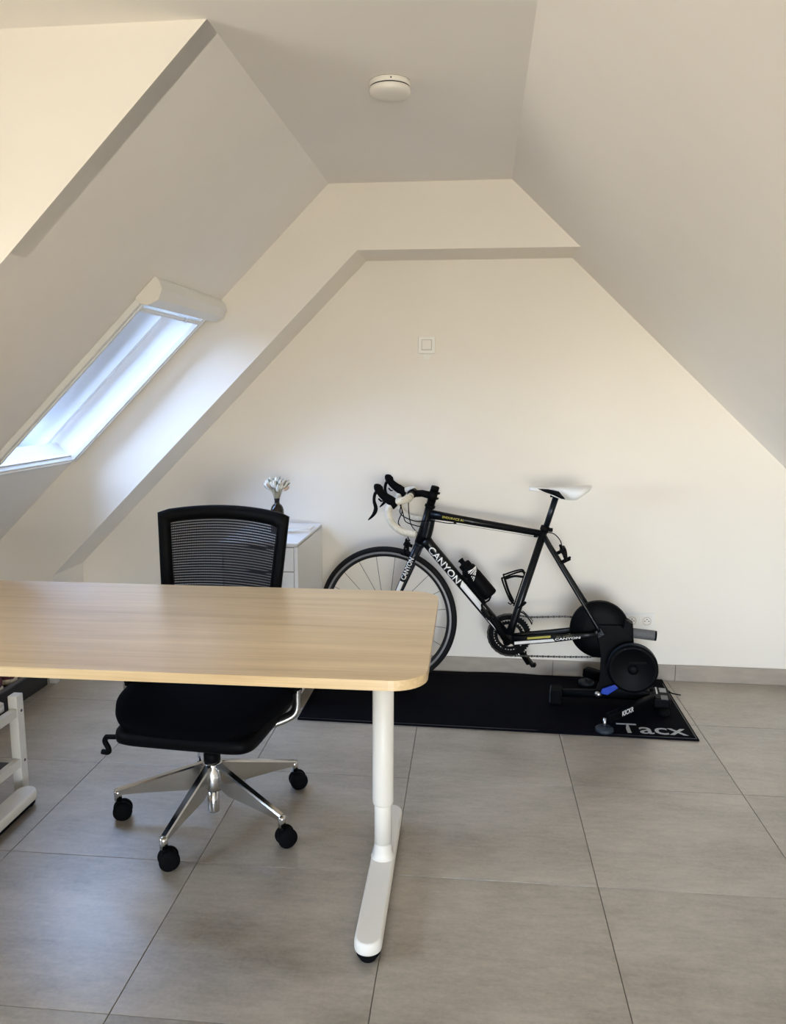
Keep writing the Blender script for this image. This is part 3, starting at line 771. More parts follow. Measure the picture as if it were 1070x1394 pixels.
#---PART3---
# ------------------------------------------------------------------ floor mat
MX0, MX1, MY0, MY1 = -.772, .921, 3.213, 3.905
mt_ = thing('floor_mat', 'black rubber training mat under bicycle and trainer', 'mat', ((MX0+MX1)/2, (MY0+MY1)/2, 0))
b = MB(); N1, N2 = 60, 16; g = []
def matz(x, y):  # slight lift of the edges
    return .0065 + .0045*max(0, math.sin(x*9+1))*max(0, (y-.26)/.09) + .002*max(0, math.sin(x*5))*max(0, (-.28-y)/.06)
for i in range(N1+1):
    row = []
    for j in range(N2+1):
        x = -(MX1-MX0)/2+(MX1-MX0)*i/N1; y = -(MY1-MY0)/2+(MY1-MY0)*j/N2
        y += .018*((x+.85)/1.7)*0 + (.020*(1-(x+.85)/1.7) if j == 0 else 0)
        row.append(b.bm.verts.new((x, y, matz(x, y))))
    g.append(row)
for i in range(N1):
    for j in range(N2):
        f_ = b.bm.faces.new((g[i][j], g[i+1][j], g[i+1][j+1], g[i][j+1])); f_.smooth = True
rim = [g[i][0] for i in range(N1+1)]+[g[N1][j] for j in range(1, N2+1)]+[g[i][N2] for i in range(N1-1, -1, -1)]+[g[0][j] for j in range(N2-1, 0, -1)]
low = [b.bm.verts.new((v.co.x, v.co.y, .0006)) for v in rim]
for i in range(len(rim)): b.bm.faces.new((rim[i], low[i], low[(i+1) % len(rim)], rim[(i+1) % len(rim)]))
mat_o = b.build('mat_sheet', M['mat'], mt_)
b = MB()
for p, q in (((-.84, -.318), (.838, -.336)), ((.838, -.336), (.838, .338))):
    b.bar((p[0], p[1], .0072), (q[0], q[1], .0072), .004, .0012)
b.build('edge_seam', M['shelfblk'], mt_)
tb = text_bm('Tacx', .098, .282, bold=.010, cuts=1)
for v in tb.verts: v.co = Vector((.672+v.co.x, -.262+v.co.y, .0078))
b = MB(); b.bm.free(); b.bm = tb; b.build('lettering', M['matprint'], mt_, fix=False)

# ------------------------------------------------------------------ bicycle. local axes: x forward, y towards the viewer's side, z up
BO, BRZ, BZ = (.146, 3.61, 0), PI-.131, .288
bike = thing('bicycle', 'black road bicycle with white lettering, saddle and cream bar tape, clamped in the trainer', 'bicycle', BO, BRZ)
V = lambda u, y, v: Vector((u, y, v+BZ))
def onto(bm, a, b_, r, t0, rise=.0007, flat=1.0, side=1, shift=0):
    """wrap flat lettering round a tube from a (left in view) to b_, centre at fraction t0"""
    a, b_ = Vector(a), Vector(b_); d = (b_-a).normalized(); c = a+(b_-a)*t0
    up = Vector((0, 0, 1)); up = (up-d*up.dot(d)).normalized(); out = Vector((0, side, 0)); out = (out-d*out.dot(d)).normalized()
    for v in bm.verts:
        x, y = v.co.x, v.co.y+shift
        dep = math.sqrt(max(0, 1-(y/(r*flat))**2))*r
        v.co = c + d*x + up*y + out*(dep+rise)
def decal(name, bm, m, parent):
    b = MB(); b.bm.free(); b.bm = bm; return b.build(name, m, parent, fix=False)
def patch(w, h_, n=8, slant=0):
    bm = bmesh.new(); g = [[bm.verts.new((w*(i-.5)+slant*(j/n-.5), h_*(j/n-.5), 0)) for j in range(n+1)] for i in (0, 1)]
    for j in range(n): bm.faces.new((g[0][j], g[1][j], g[1][j+1], g[0][j+1]))
    return bm

# frame
ht0, ht1 = V(.379, 0, .600), V(.424, 0, .432)
dt0, dt1 = V(.398, 0, .445), V(.012, 0, .012)
tt0, tt1 = V(.372, 0, .568), V(-.143, 0, .500)
st0, st1 = V(0, 0, 0), V(-.152, 0, .525)
b = MB()
b.sweep([ht0+Vector((-.0, 0, .004)), ht0*.55+ht1*.45, ht1], [.0195, .0200, .0255], 20, up=(0, 1, 0))
b.sweep([dt0, dt0*.95+dt1*.05, dt0*.2+dt1*.8, dt1], [.030, .0262, .0250, .0245], 20, up=(0, 1, 0))
b.sweep([tt0, tt0*.8+tt1*.2, tt1], [.0225, .0185, .0148], 20, up=(0, 1, 0))
b.sweep([st0, st0*.85+st1*.15, st1], [.021, .0170, .0170], 20, up=(0, 1, 0))
b.sweep(crom([V(.376, 0, .545), V(.385, 0, .50), V(.398, 0, .455)], 4), [.024, .027], 16, up=(0, 1, 0))
b.lathe([(0, -.036), (.0225, -.036), (.0235, -.028), (.0235, .028), (.0225, .036), (0, .036)], V(0, 0, 0), (0, 1, 0), 28)
for s_ in (1, -1):
    b.sweep([V(-.150, .010*s_, .488), V(-.175, .024*s_, .445), V(-.300, .045*s_, .250), V(-.398, .062*s_, .100), V(-.408, .064*s_, .080)], [.0105, .0090, .0082, .0080, .009], 12, up=(0, 1, 0), flat=1.0)
    b.sweep([V(-.010, .018*s_, -.004), V(-.070, .034*s_, .004), V(-.20, .045*s_, .026), V(-.34, .058*s_, .054), V(-.402, .064*s_, .068)], [.020, .0205, .0180, .0125, .009], 14, up=(0, 0, 1), flat=.45)
    b.box(V(-.409, .064*s_, .074), (.034, .006, .036), Matrix.Rotation(.6, 3, 'Y'), bev=.002)
fr = b.build('frame', M['bikeblk'], bike)
b = MB(); b.lathe([(0, 0), (.0235, 0), (.025, .004), (.025, .010), (.022, .014), (0, .014)], ht0+Vector((0, 0, .0)), (ht0-ht1), 24)
b.lathe([(0, 0), (.0195, 0), (.0195, .008), (.0175, .009), (.0195, .010), (.0195, .018), (0, .018)], ht0+(ht0-ht1).normalized()*.014, (ht0-ht1), 24)
b.build('headset', M['black'], bike)
# lettering: read from the viewer's side, left to right is towards the rear
bm = text_bm('CANYON', .0330, .208, bold=.010); onto(bm, dt0, dt1, .0262, .252, shift=-.002); decal('lettering', bm, M['decal'], fr)
bm = patch(.172, .026, slant=-.016); onto(bm, dt0, dt1, .0252, .600, shift=.003); decal('white_stripe', bm, M['decal'], fr)
bm = patch(.110, .0045); onto(bm, dt0, dt1, .0252, .885, shift=-.012); decal('white_stripe', bm, M['decal'], fr)
bm = text_bm('ENDURACE AL', .0110, .102, bold=.02, cuts=4); onto(bm, tt0, tt1, .0215, .21, shift=.001); decal('lettering', bm, M['yellow'], fr)
ca, cb_ = V(-.030, .0445, -.002), V(-.345, .063, .054)
cdir = (cb_-ca).normalized()
def on_stay(bm, t0, z_):
    c = ca+(cb_-ca)*t0; up = Vector((0, 0, 1))
    for v in bm.verts: v.co = c + cdir*v.co.x + up*(v.co.y+z_) + Vector((0, .0045 - max(0, abs(v.co.y+z_)-.008)*.35, 0))
def tapered(w, h0, h1, slant=0):
    bm = bmesh.new(); p = [bm.verts.new(q) for q in ((-w/2, -h0/2, 0), (w/2+slant, -h1/2, 0), (w/2, h1/2, 0), (-w/2, h0/2, 0))]; bm.faces.new(p); return bm
bm = tapered(.176, .0145, .0130, .010); on_stay(bm, .285, -.0065); decal('white_stripe', bm, M['decal'], fr)
bm = text_bm('CANYON', .0105, .112, bold=.02, cuts=1); on_stay(bm, .765, -.0030); decal('lettering', bm, M['decal'], fr)
bm = tapered(.106, .0085, .0095); on_stay(bm, .36, .0115); decal('olive_panel', bm, M['yellow'], fr)
bm = text_bm('AL 6061', .0075, .070, bold=.01, cuts=1); on_stay(bm, .71, .0088); decal('lettering', bm, M['olive'], fr)
# bolts and cable stops
b = MB(); b.box(tt0*.78+tt1*.22+Vector((0, 0, -.022)), (.014, .008, .009), bev=.002); b.box(tt0*.06+tt1*.94+Vector((0, 0, -.018)), (.018, .008, .009), bev=.002)
b.sweep([tt0*.78+tt1*.22+Vector((0, 0, -.0255)), tt0*.06+tt1*.94+Vector((0, 0, -.021))], .0009, 6)
b.build('cable_stops', M['black'], fr)

# fork and front wheel
FA = V(.583, 0, .064)
b = MB(); cr0 = V(.430, 0, .408)
b.sweep([ht1, cr0], [.0245, .023], 18, up=(0, 1, 0))
for s_ in (1, -1):
    b.sweep(crom([cr0+Vector((0, .014*s_, .006)), V(.447, .038*s_, .372), V(.488, .045*s_, .272), V(.535, .049*s_, .165), FA+Vector((0, .052*s_, .0))], 5), [.020, .0185, .0178, .0172, .0166, .016, .0155, .015, .0145, .014, .0135, .013, .0125, .012, .0115, .011, .0105, .010, .0095, .009, .009], 14, up=(0, 1, 0), flat=1.15)
fk = b.build('fork', M['forkblk'], bike)
fa_, fb_ = V(.516, .045, .205), V(.448, .040, .372)
def fork_side(bm, t0, rise, r=.0165):
    d = (fb_-fa_).normalized(); c = fa_+(fb_-fa_)*t0; up = Vector((0, 0, 1)).cross(Vector((0, 1, 0))); out = Vector((0, 1, 0)); out = (out-d*out.dot(d)).normalized()
    up = out.cross(d); 
    for v in bm.verts:
        x, y = v.co.x, v.co.y; v.co = c + d*x + up*y + out*(math.sqrt(max(0, r*r-y*y))*1.0+rise)
bm = text_bm('CANYON', .0240, .112, bold=.02); fork_side(bm, .66, .0050, .0150); decal('lettering', bm, M['decal'], fk)
bm = patch(.11, .019); fork_side(bm, -.02, .0025, .0148); decal('white_panel', bm, M['decal'], fk)

wh = thing_wheel = bpy.data.objects.new('front_wheel', None); COL.objects.link(wh); wh.parent = bike; wh.location = FA
RT = .341
b = MB(); n, m_ = 96, 14; rings = []
for i in range(n):
    a = 2*PI*i/n; rings.append([b.bm.verts.new(((RT-.0135+.0135*math.cos(2*PI*k_/m_))*math.cos(a), .0130*math.sin(2*PI*k_/m_), (RT-.0135+.0135*math.cos(2*PI*k_/m_))*math.sin(a))) for k_ in range(m_)])
for i in range(n):
    for k_ in range(m_):
        f_ = b.bm.faces.new((rings[i][k_], rings[i][(k_+1) % m_], rings[(i+1) % n][(k_+1) % m_], rings[(i+1) % n][k_])); f_.smooth = True
b.build('tyre', M['tyre'], wh)
def ringp(prof, name, m, seg=96):
    b = MB(); b.lathe(prof+[prof[0]], (0, 0, 0), (0, 1, 0), seg); return b.build(name, m, wh)
ringp([(.3185, -.0102), (.3185, .0102), (.3050, .0104), (.2985, .0095), (.2925, .004), (.2925, -.004), (.2985, -.0095), (.3050, -.0104)], 'rim', M['rimblk'])
for s_ in (1, -1):
    b = MB(); b.lathe([(.3165, .0103*s_), (.3070, .0107*s_)], (0, 0, 0), (0, 1, 0), 96); b.build('brake_track', M['rimgrey'], wh, fix=False)
b = MB(); b.lathe([(0, -.050), (.008, -.050), (.008, -.036), (.018, -.035), (.019, -.031), (.011, -.026), (.010, .026), (.019, .031), (.018, .035), (.008, .036), (.008, .050), (0, .050)], (0, 0, 0), (0, 1, 0), 24)
b.build('hub', M['black'], wh)
b = MB(); b.sweep([(0, .050, 0), (0, .062, 0)], .006, 12); b.sweep(crom([(0, .060, 0), (-.018, .064, .012), (-.048, .060, .018)], 4), [.005, .004], 8); b.build('quick_release', M['black'], wh)
for k_ in range(20):
    a = math.radians(169.6+18*k_); s_ = 1 if k_ % 2 else -1
    MB().sweep([(.015*math.cos(a), .031*s_, .015*math.sin(a)), (.295*math.cos(a), .002*s_, .295*math.sin(a))], .0012, 6).build('spoke', M['steel'], wh)
b = MB(); b.sweep([(.292*math.cos(-.92), 0, .292*math.sin(-.92)), (.262*math.cos(-.92), 0, .262*math.sin(-.92))], [.003, .003], 8); b.build('valve', M['black'], wh)
# fallen shade-side label text on the rim
# stem, steerer cap, handlebar
b = MB(); hd = (ht0-ht1).normalized(); s0_ = ht0+hd*.034
b.sweep([s0_-hd*.002, s0_+hd*.046], [.0205, .0205], 20, up=(0, 1, 0))
b.sweep([s0_+hd*.022, V(.415, 0, .665), V(.452, 0, .662)], [.0185, .0165, .0165], 16, up=(0, 1, 0))
b.lathe([(0, -.022), (.021, -.022), (.0215, 0), (.021, .022), (0, .022)], V(.462, 0, .662), (0, 1, 0), 24)
for dz in (.010, .036): b.box(s0_+hd*dz+Vector((-.022, 0, 0)), (.014, .024, .009), bev=.002)
stm = b.build('stem', M['black'], bike)
b = MB(); b.lathe([(0, 0), (.0195, 0), (.0195, .020), (.017, .024), (0, .024)], s0_+hd*.046, hd, 24); b.build('steerer_cap', M['black'], stm)
SHR = -.13
def bar_pt(u, s_, v, y=.200): return V(u+SHR*y*s_, y*s_, v)
b = MB(); b.sweep(crom([bar_pt(.462, -1, .662, .150), V(.462, 0, .662), bar_pt(.462, 1, .662, .150)], 6), .0145, 16); hb = b.build('handlebar', M['black'], bike)
for s_ in (1, -1):
    p = [bar_pt(.462, s_, .662, .095), bar_pt(.463, s_, .661, .150), bar_pt(.472, s_, .659, .183), bar_pt(.496, s_, .654), bar_pt(.530, s_, .640), bar_pt(.552, s_, .614), bar_pt(.549, s_, .577), bar_pt(.531, s_, .546), bar_pt(.499, s_, .522), bar_pt(.465, s_, .511), bar_pt(.432, s_, .507)]
    q = crom(p, 9); r_ = [.0158+.0010*(1 if (i//2) % 2 else -1)*.6 for i in range(len(q))]
    tp = MB().sweep(q, r_, 14, up=(0, 1, 0)).build('bar_tape', M['tape'], hb)
    MB().sweep([q[-1]+Vector((.002, 0, 0)), q[-1]+Vector((-.006, 0, -.0005))], [.0165, .014], 14).build('bar_plug', M['tape'], hb)
    # brake and shift lever: hood and lever blade
    b = MB(); hp = crom([bar_pt(.515, s_, .630), bar_pt(.540, s_, .652), bar_pt(.565, s_, .668), bar_pt(.588, s_, .688), bar_pt(.600, s_, .712), bar_pt(.598, s_, .726)], 4)
    rr = [.018, .019, .0205, .0205, .020, .0195, .019, .0185, .018, .0175, .017, .0165, .016, .0165, .018, .0185, .0185, .018, .017, .014, .008]
    b.sweep(hp, rr, 14, up=(0, 1, 0), flat=1.1)
    hd_ = b.build('brake_hood', M['rubber'], hb)
    b = MB(); lp = crom([bar_pt(.594, s_, .700), bar_pt(.614, s_, .682), bar_pt(.619, s_, .650), bar_pt(.611, s_, .618), bar_pt(.620, s_, .590), bar_pt(.646, s_, .562)], 4)
    b.sweep(lp, [.012, .013, .012, .0105, .0095, .0090, .0088, .0086, .0088, .0095, .010, .0105, .011, .0115, .0115, .011, .010, .0085, .007, .0055, .003], 10, up=(0, 1, 0), flat=.8)
    b.sweep([bar_pt(.600, s_, .660, .192), bar_pt(.588, s_, .648, .190), bar_pt(.578, s_, .650, .190)], [.004, .004, .003], 8)
    b.build('brake_lever', M['black'], hb)
# cables
cabs = [
 [bar_pt(.500, 1, .640), bar_pt(.494, 1, .600, .17), V(.500, .12, .540), V(.478, .06, .490), V(.477, .02, .455), V(.470, .01, .440)],
 [bar_pt(.498, 1, .640), bar_pt(.488, 1, .590, .17), V(.470, .10, .545), V(.435, .05, .520), V(.405, .028, .512)],
 [bar_pt(.495, 1, .640), V(.484, .14, .585), V(.440, .08, .548), V(.400, .032, .540), V(.360, .024, .542), V(.300, .012, .532), V(.262, .006, .530)],
 [bar_pt(.500, -1, .640), V(.508, -.13, .560), V(.484, -.08, .500), V(.440, -.04, .468), V(.410, -.026, .462)]]
b = MB()
for c_ in cabs: b.sweep(crom(c_, 6), .0024, 8)
b.build('brake_cables', M['black'], bike)
# front and rear rim brakes
def brake(name, c, tilt, flip=1):
    R_ = Matrix.Rotation(tilt, 3, 'Y'); c = Vector(c); P_ = lambda x, y, z: c + R_ @ Vector((x*flip, y, z)); b = MB()
    b.lathe([(0, -.010), (.008, -.010), (.008, .014), (0, .014)], P_(0, 0, 0), R_ @ Vector((1, 0, 0)), 14)
    b.sweep(crom([P_(.010, -.004, .006), P_(.014, .024, .010), P_(.014, .036, -.012), P_(.010, .031, -.036), P_(.004, .026, -.046)], 4), [.0085, .0065], 8)
    b.sweep(crom([P_(.018, .004, .006), P_(.020, -.024, .010), P_(.018, -.036, -.012), P_(.010, -.031, -.036), P_(.004, -.026, -.046)], 4), [.0085, .0065], 8)
    b.sweep([P_(.018, .030, .016), P_(.020, .042, .034)], [.007, .005], 8)
    b.sweep([P_(.020, .040, .014), P_(.022, .050, .004)], [.006, .004], 8)
    o = b.build(name, M['black'], bike)
    for s_ in (1, -1):
        MB().box(P_(.004, .021*s_, -.046), (.050, .009, .010), R_, bev=.002).build('brake_pad', M['rubber'], o)
    MB().lathe([(0, 0), (.0045, 0), (.0045, .004), (0, .004)], P_(.012, .037, -.012), (0, 1, 0), 10).build('pivot_bolt', M['silver'], o)
    return o
brake('front_brake', V(.470, .0, .415), math.radians(-16))
brake('rear_brake', V(-.222, 0, .420), math.radians(30), -1)
b = MB(); b.sweep(crom([V(-.148, .010, .508), V(-.190, .012, .505), V(-.222, .015, .475), V(-.232, .022, .440), V(-.244, .032, .425)], 6), .0024, 8); b.build('brake_cables', M['black'], bike)
# seat post, clamp, saddle
b = MB(); sp = V(-.198, 0, .676); b.sweep([st1-Vector((0, 0, .01)), sp], [.0138, .0138], 18, up=(0, 1, 0)); po_ = b.build('seat_post', M['forkblk'], bike)
b = MB(); sd0 = (st1-st0).normalized(); b.lathe([(0, 0), (.0200, 0), (.0205, .004), (.0205, .018), (.019, .020), (0, .020)], st1-sd0*.010, sd0, 24); b.box(st1+Vector((-.026, 0, -.006)), (.018, .022, .016), bev=.003); b.build('seat_clamp', M['black'], bike)
b = MB(); b.box(sp+Vector((-.004, 0, .002)), (.046, .040, .016), Matrix.Rotation(.1, 3, 'Y'), bev=.004); b.box(sp+Vector((-.002, 0, .014)), (.040, .030, .010), bev=.003); b.sweep([sp+Vector((.022, -.012, -.002)), sp+Vector((.022, .012, -.002))], .006, 10); b.build('saddle_clamp', M['black'], po_)
sad = bpy.data.objects.new('saddle', None); COL.objects.link(sad); sad.parent = bike; sad.location = V(-.210, 0, .716)
b = MB(); rings = []; N = 26
for i in range(N+1):
    t = i/N; x = .134-.276*t
    w_ = .010+.012*min(1, t/.08)+.003*t if t < .42 else .025+.046*(1-math.cos(PI*min(1, (t-.42)/.43)))/2
    if t > .85: w_ *= math.sqrt(max(0, 1-((t-.85)/.15)**2))*.75+.25*(1-(t-.85)/.15)
    top = -.003+.010*t-.004*math.sin(PI*min(1, t*1.3)) + .004*max(0, t-.8)/.2
    dr = .016 if t < .25 else (.016+.036*math.sin(PI/2*min(1, (t-.25)/.38)) if t < .76 else .052-.042*((t-.76)/.24))
    ring = []
    for k_ in range(15):
        a = PI*k_/14; cx_ = math.cos(a); zz = math.sin(a)
        ring.append(b.bm.verts.new((x, w_*math.copysign(abs(cx_)**.7, cx_), top-dr+dr*min(1, zz**.45 if zz > 1e-6 else 0) - .002*abs(cx_))))
    rings.append(ring)
for a, c_ in zip(rings, rings[1:]):
    for k_ in range(14):
        f_ = b.bm.faces.new((a[k_], a[k_+1], c_[k_+1], c_[k_])); f_.smooth = True
b.bm.faces.new(rings[0]); b.bm.faces.new(list(reversed(rings[-1])))
for i in range(N): b.bm.faces.new((rings[i][0], rings[i+1][0], rings[i+1][14], rings[i][14]))
b.build('saddle_shell', M['saddle'], sad)
b = MB()
for s_ in (1, -1):
    b.sweep(crom([(.085, .010*s_, -.014), (.055, .020*s_, -.022), (.010, .022*s_, -.028), (-.045, .022*s_, -.028), (-.075, .030*s_, -.030), (-.088, .038*s_, -.026)], 4), .0036, 8)
    b.prism([(x_, .004*s_+y_*s_, z_) for x_, y_, z_ in ((.094, .030, -.008), (.050, .036, -.008), (.000, .054, -.014), (-.030, .068, -.046), (-.012, .060, -.046), (.02, .044, -.034), (.062, .032, -.022))], (0, .0015*s_, 0))
b.build('saddle_rails', M['black'], sad)
# crankset on the far side, near pedal in front of the down tube
cs = bpy.data.objects.new('crankset', None); COL.objects.link(cs); cs.parent = bike; cs.location = V(0, 0, 0)
def chainring(R_, y, teeth, inner, name):
    b = MB(); n = teeth*4; o_, i_ = [], []
    for k_ in range(n):
        a = 2*PI*k_/n; rr = R_+(.0035 if k_ % 4 in (0, 1) else -.0015); o_.append((rr*math.cos(a), rr*math.sin(a))); i_.append((inner*math.cos(a), inner*math.sin(a)))
    for y0, y1 in ((y-.0015, y+.0015),):
        v = [[b.bm.verts.new((p[0], yy, p[1])) for p in pp] for pp in (o_, i_) for yy in (y0, y1)]
        for k_ in range(n):
            j = (k_+1) % n
            b.bm.faces.new((v[0][k_], v[0][j], v[2][j], v[2][k_])); b.bm.faces.new((v[1][k_], v[3][k_], v[3][j], v[1][j]))
            b.bm.faces.new((v[0][k_], v[1][k_], v[1][j], v[0][j])); b.bm.faces.new((v[2][k_], v[2][j], v[3][j], v[3][k_]))
    return b.build(name, M['black'], cs)
chainring(.1005, -.046, 50, .074, 'outer_chainring'); chainring(.069, -.039, 34, .054, 'inner_chainring')
b = MB()
for k_ in range(4):
    a = math.radians((30, 100, 205, 290)[k_]); b.bar((0, -.050, 0), (.078*math.cos(a), -.048, .078*math.sin(a)), .010, .024, up=(0, 1, 0), bev=.003)
b.lathe([(0, -.062), (.024, -.062), (.026, -.052), (.026, -.040), (0, -.040)], (0, 0, 0), (0, 1, 0), 24); b.build('spider', M['black'], cs)
ca_ = math.radians(57); cx_, cz_ = .17*math.cos(ca_), .17*math.sin(ca_)
for s_ in (1, -1):
    b = MB(); b.sweep([(0, .058*s_, 0), (cx_*.5*s_, .066*s_, cz_*.5*s_), (cx_*s_, .074*s_, cz_*s_)], [.0165, .013, .012], 12, up=(0, 1, 0), flat=.75 if False else 1)
    b.lathe([(0, -.006), (.018, -.006), (.018, .008), (0, .008)], (0, .058*s_, 0), (0, 1, 0), 20); b.build('crank_arm', M['black'], cs)
    pd = bpy.data.objects.new('pedal', None)  # clipless pedal body hanging nose-up
    b = MB(); pc = Vector((cx_*s_, .115*s_, cz_*s_)); Rp = Matrix.Rotation(math.radians(-52 if s_ > 0 else -52), 3, 'Y')
    b.sweep([(cx_*s_, .076*s_, cz_*s_), pc], .007, 10)
    b.box(pc, (.062, .044, .014), Rp, bev=.005); b.box(pc+Rp @ Vector((.036, 0, .006)), (.024, .028, .008), Rp @ Matrix.Rotation(-.5, 3, 'Y'), bev=.003)
    b.box(pc+Rp @ Vector((-.030, 0, .008)), (.014, .034, .016), Rp, bev=.003)
    bpy.data.objects.remove(pd); b.build('pedal', M['black'], cs)
# chain: rear sprockets sit on the trainer axle, derailleur below
RX = -.409; yc = -.045
def circ(c, r_, a0, a1, n): return [(c[0]+r_*math.cos(math.radians(a0+(a1-a0)*i/n)), yc, c[1]+r_*math.sin(math.radians(a0+(a1-a0)*i/n))) for i in range(n+1)]
path = circ((0, 0), .101, 100, -100, 24)[::1]
path = circ((0, 0), .101, -97, 97, 24)                        # round the front of the chainring
path += [(-.10, yc, .094), (-.25, yc, .108)] + circ((RX, .074), .036, 95, 265, 8)
path += [(RX-.004, yc, .010), (RX+.008, yc, -.030), (RX+.012, yc, -.062), (RX+.030, yc, -.076), (-.25, yc, -.086)]
b = MB(); pts = [Vector((p[0], p[1], p[2]+BZ)) for p in path]; pts.append(pts[0])
acc = 0; out = []
for p, q in zip(pts, pts[1:]):
    L_ = (q-p).length; d = (q-p)/L_ if L_ else Vector((1, 0, 0)); s0__ = acc
    while s0__ < L_: out.append((p+d*s0__, d)); s0__ += .0127
    acc = s0__-L_
for i, (p, d) in enumerate(out):
    b.bar(p-d*.0058, p+d*.0058, .0035 if i % 2 else .0060, .0070 if i % 2 else .0085, up=(0, 0, 1) if abs(d.z) < .9 else (1, 0, 0))
chn = b.build('chain', M['chain'], bike)
b = MB(); b.bar(V(RX+.004, -.046, .02), V(RX+.018, -.046, -.066), .012, .018, up=(0, 1, 0), bev=.003)
b.lathe([(0, -.004), (.014, -.004), (.014, .004), (0, .004)], V(RX+.018, -.046, -.062), (0, 1, 0), 14); b.lathe([(0, -.004), (.014, -.004), (.014, .004), (0, .004)], V(RX+.004, -.046, -.01), (0, 1, 0), 14)
b.sweep(crom([V(RX-.008, -.050, .055), V(RX-.030, -.056, .025), V(RX-.012, -.056, -.005), V(RX+.004, -.05, -.012)], 4), [.012, .010], 10); b.build('rear_derailleur', M['black'], bike)
b = MB()
for k_ in (0, .008): b.sweep(crom([V(-.035, -.040-k_, .115), V(-.062, -.040-k_, .112), V(-.092, -.040-k_, .082), V(-.104, -.040-k_, .060)], 5), .0022, 6)
b.sweep([V(-.030, -.03, .140), V(-.040, -.040, .118)], [.010, .007], 8); b.sweep(crom([V(-.040, .012, .15), V(-.062, .018, .165), V(-.078, .018, .182)], 3), [.005, .006], 8)
b.sweep([V(-.104, -.042, .060), V(-.108, -.046, .078), V(-.060, -.046, .122)], .002, 6)
b.build('front_derailleur', M['black'], bike)
# bottle cages
d_dt = (dt0-dt1).normalized(); n_dt = Vector((-d_dt.z, 0, d_dt.x))
bc = dt1+d_dt*.185+n_dt*.068                                    # bottle base centre
b = MB()
for s_ in (1, -1):
    b.sweep(crom([bc-n_dt*.040+d_dt*.150, bc-n_dt*.020+d_dt*.155+Vector((0, .034*s_, 0)), bc+n_dt*.018+d_dt*.110+Vector((0, .040*s_, 0)), bc+n_dt*.010+d_dt*.030+Vector((0, .039*s_, 0)), bc-n_dt*.010-d_dt*.006+Vector((0, .020*s_, 0)), bc-n_dt*.038-d_dt*.008], 5), .0032, 8)
b.bar(bc-n_dt*.041-d_dt*.012, bc-n_dt*.041+d_dt*.160, .018, .006, up=n_dt, bev=.001)
b.build('bottle_cage', M['black'], bike, 'black bottle cage on the down tube holding the bottle')
su = (st1-st0).normalized(); sn = Vector((su.z, 0, -su.x))      # forward normal of the seat tube
sp0 = st0+su*.165+sn*.022
b = MB()
for s_ in (1, -1):
    b.sweep(crom([sp0+su*.150, sp0+su*.160+sn*.020+Vector((0, .020*s_, 0)), sp0+su*.112+sn*.082+Vector((0, .034*s_, 0)), sp0+su*.098+sn*.086+Vector((0, .036*s_, 0)), sp0+su*.022+sn*.030+Vector((0, .020*s_, 0)), sp0+su*.000+sn*.004], 5), .0040, 8)
    b.sweep([sp0+su*.004+sn*.010, sp0-su*.008+sn*.016, sp0-su*.004+sn*.030], .003, 8)
b.bar(sp0-su*.01, sp0+su*.160, .016, .006, up=sn, bev=.001)
b.sweep(crom([sp0+su*.135, sp0+su*.125+sn*.040, sp0+su*.098+sn*.078], 4), .0055, 8); b.sweep(crom([sp0+su*.095+sn*.076, sp0+su*.05+sn*.045, sp0+su*.01+sn*.008], 4), .0055, 8)
b.build('bottle_cage', M['black'], bike, 'empty black bottle cage on the seat tube')

# water bottle: rests in the cage, so a thing of its own
brot = Matrix.Rotation(BRZ, 4, 'Z'); Mw = Matrix.Translation(Vector(BO)) @ brot
bt = thing('water_bottle', 'black water bottle with white zigzag stripes held on the down tube', 'bottle')
zax = (brot.to_3x3() @ d_dt).normalized(); xax = (brot.to_3x3() @ n_dt).normalized(); yax = zax.cross(xax)
mm = Matrix((xax, yax, zax)).transposed().to_4x4(); mm.translation = Mw @ bc; bt.matrix_world = mm
MB().lathe([(0, .001), (.030, .001), (.0355, .006), (.0365, .014), (.0365, .125), (.0355, .130), (.0335, .134), (.0355, .139), (.0365, .146), (.0365, .158), (.0340, .168), (.027, .173), (0, .173)], seg=40).build('bottle_body', M['black'], bt)
cp = MB().lathe([(0, .170), (.0265, .170), (.0290, .173), (.0290, .190), (.026, .197), (.013, .200), (.0115, .203), (.0115, .213), (.014, .215), (.014, .220), (.010, .222), (0, .222)], seg=32).build('bottle_cap', M['rubber'], bt)
b = MB()
def strip(z0, z1, a0, a1, w_):
    n = 8; R_ = .0369; v = []
    for i in range(n+1):
        t = i/n; a = math.radians(a0+(a1-a0)*t); z = z0+(z1-z0)*t
        v.append((Vector((R_*math.cos(a), R_*math.sin(a), z-w_/2)), Vector((R_*math.cos(a), R_*math.sin(a), z+w_/2))))
    for p, q in zip(v, v[1:]): b.quad(p[0], q[0], q[1], p[1])
sgn_a = -90
for k_, (z0, z1, a0, a1, w_) in enumerate(((.157, .146, -55, 20, .0035), (.150, .152, -60, 35, .004), (.140, .149, -60, 30, .004), (.128, .143, -62, 15, .0035), (.118, .136, -66, 0, .003), (.108, .128, -70, -20, .003))):
    strip(z0, z1, a0-90+55, a1-90+55, w_)
b.build('white_stripes', M['decal'], bt, fix=False)

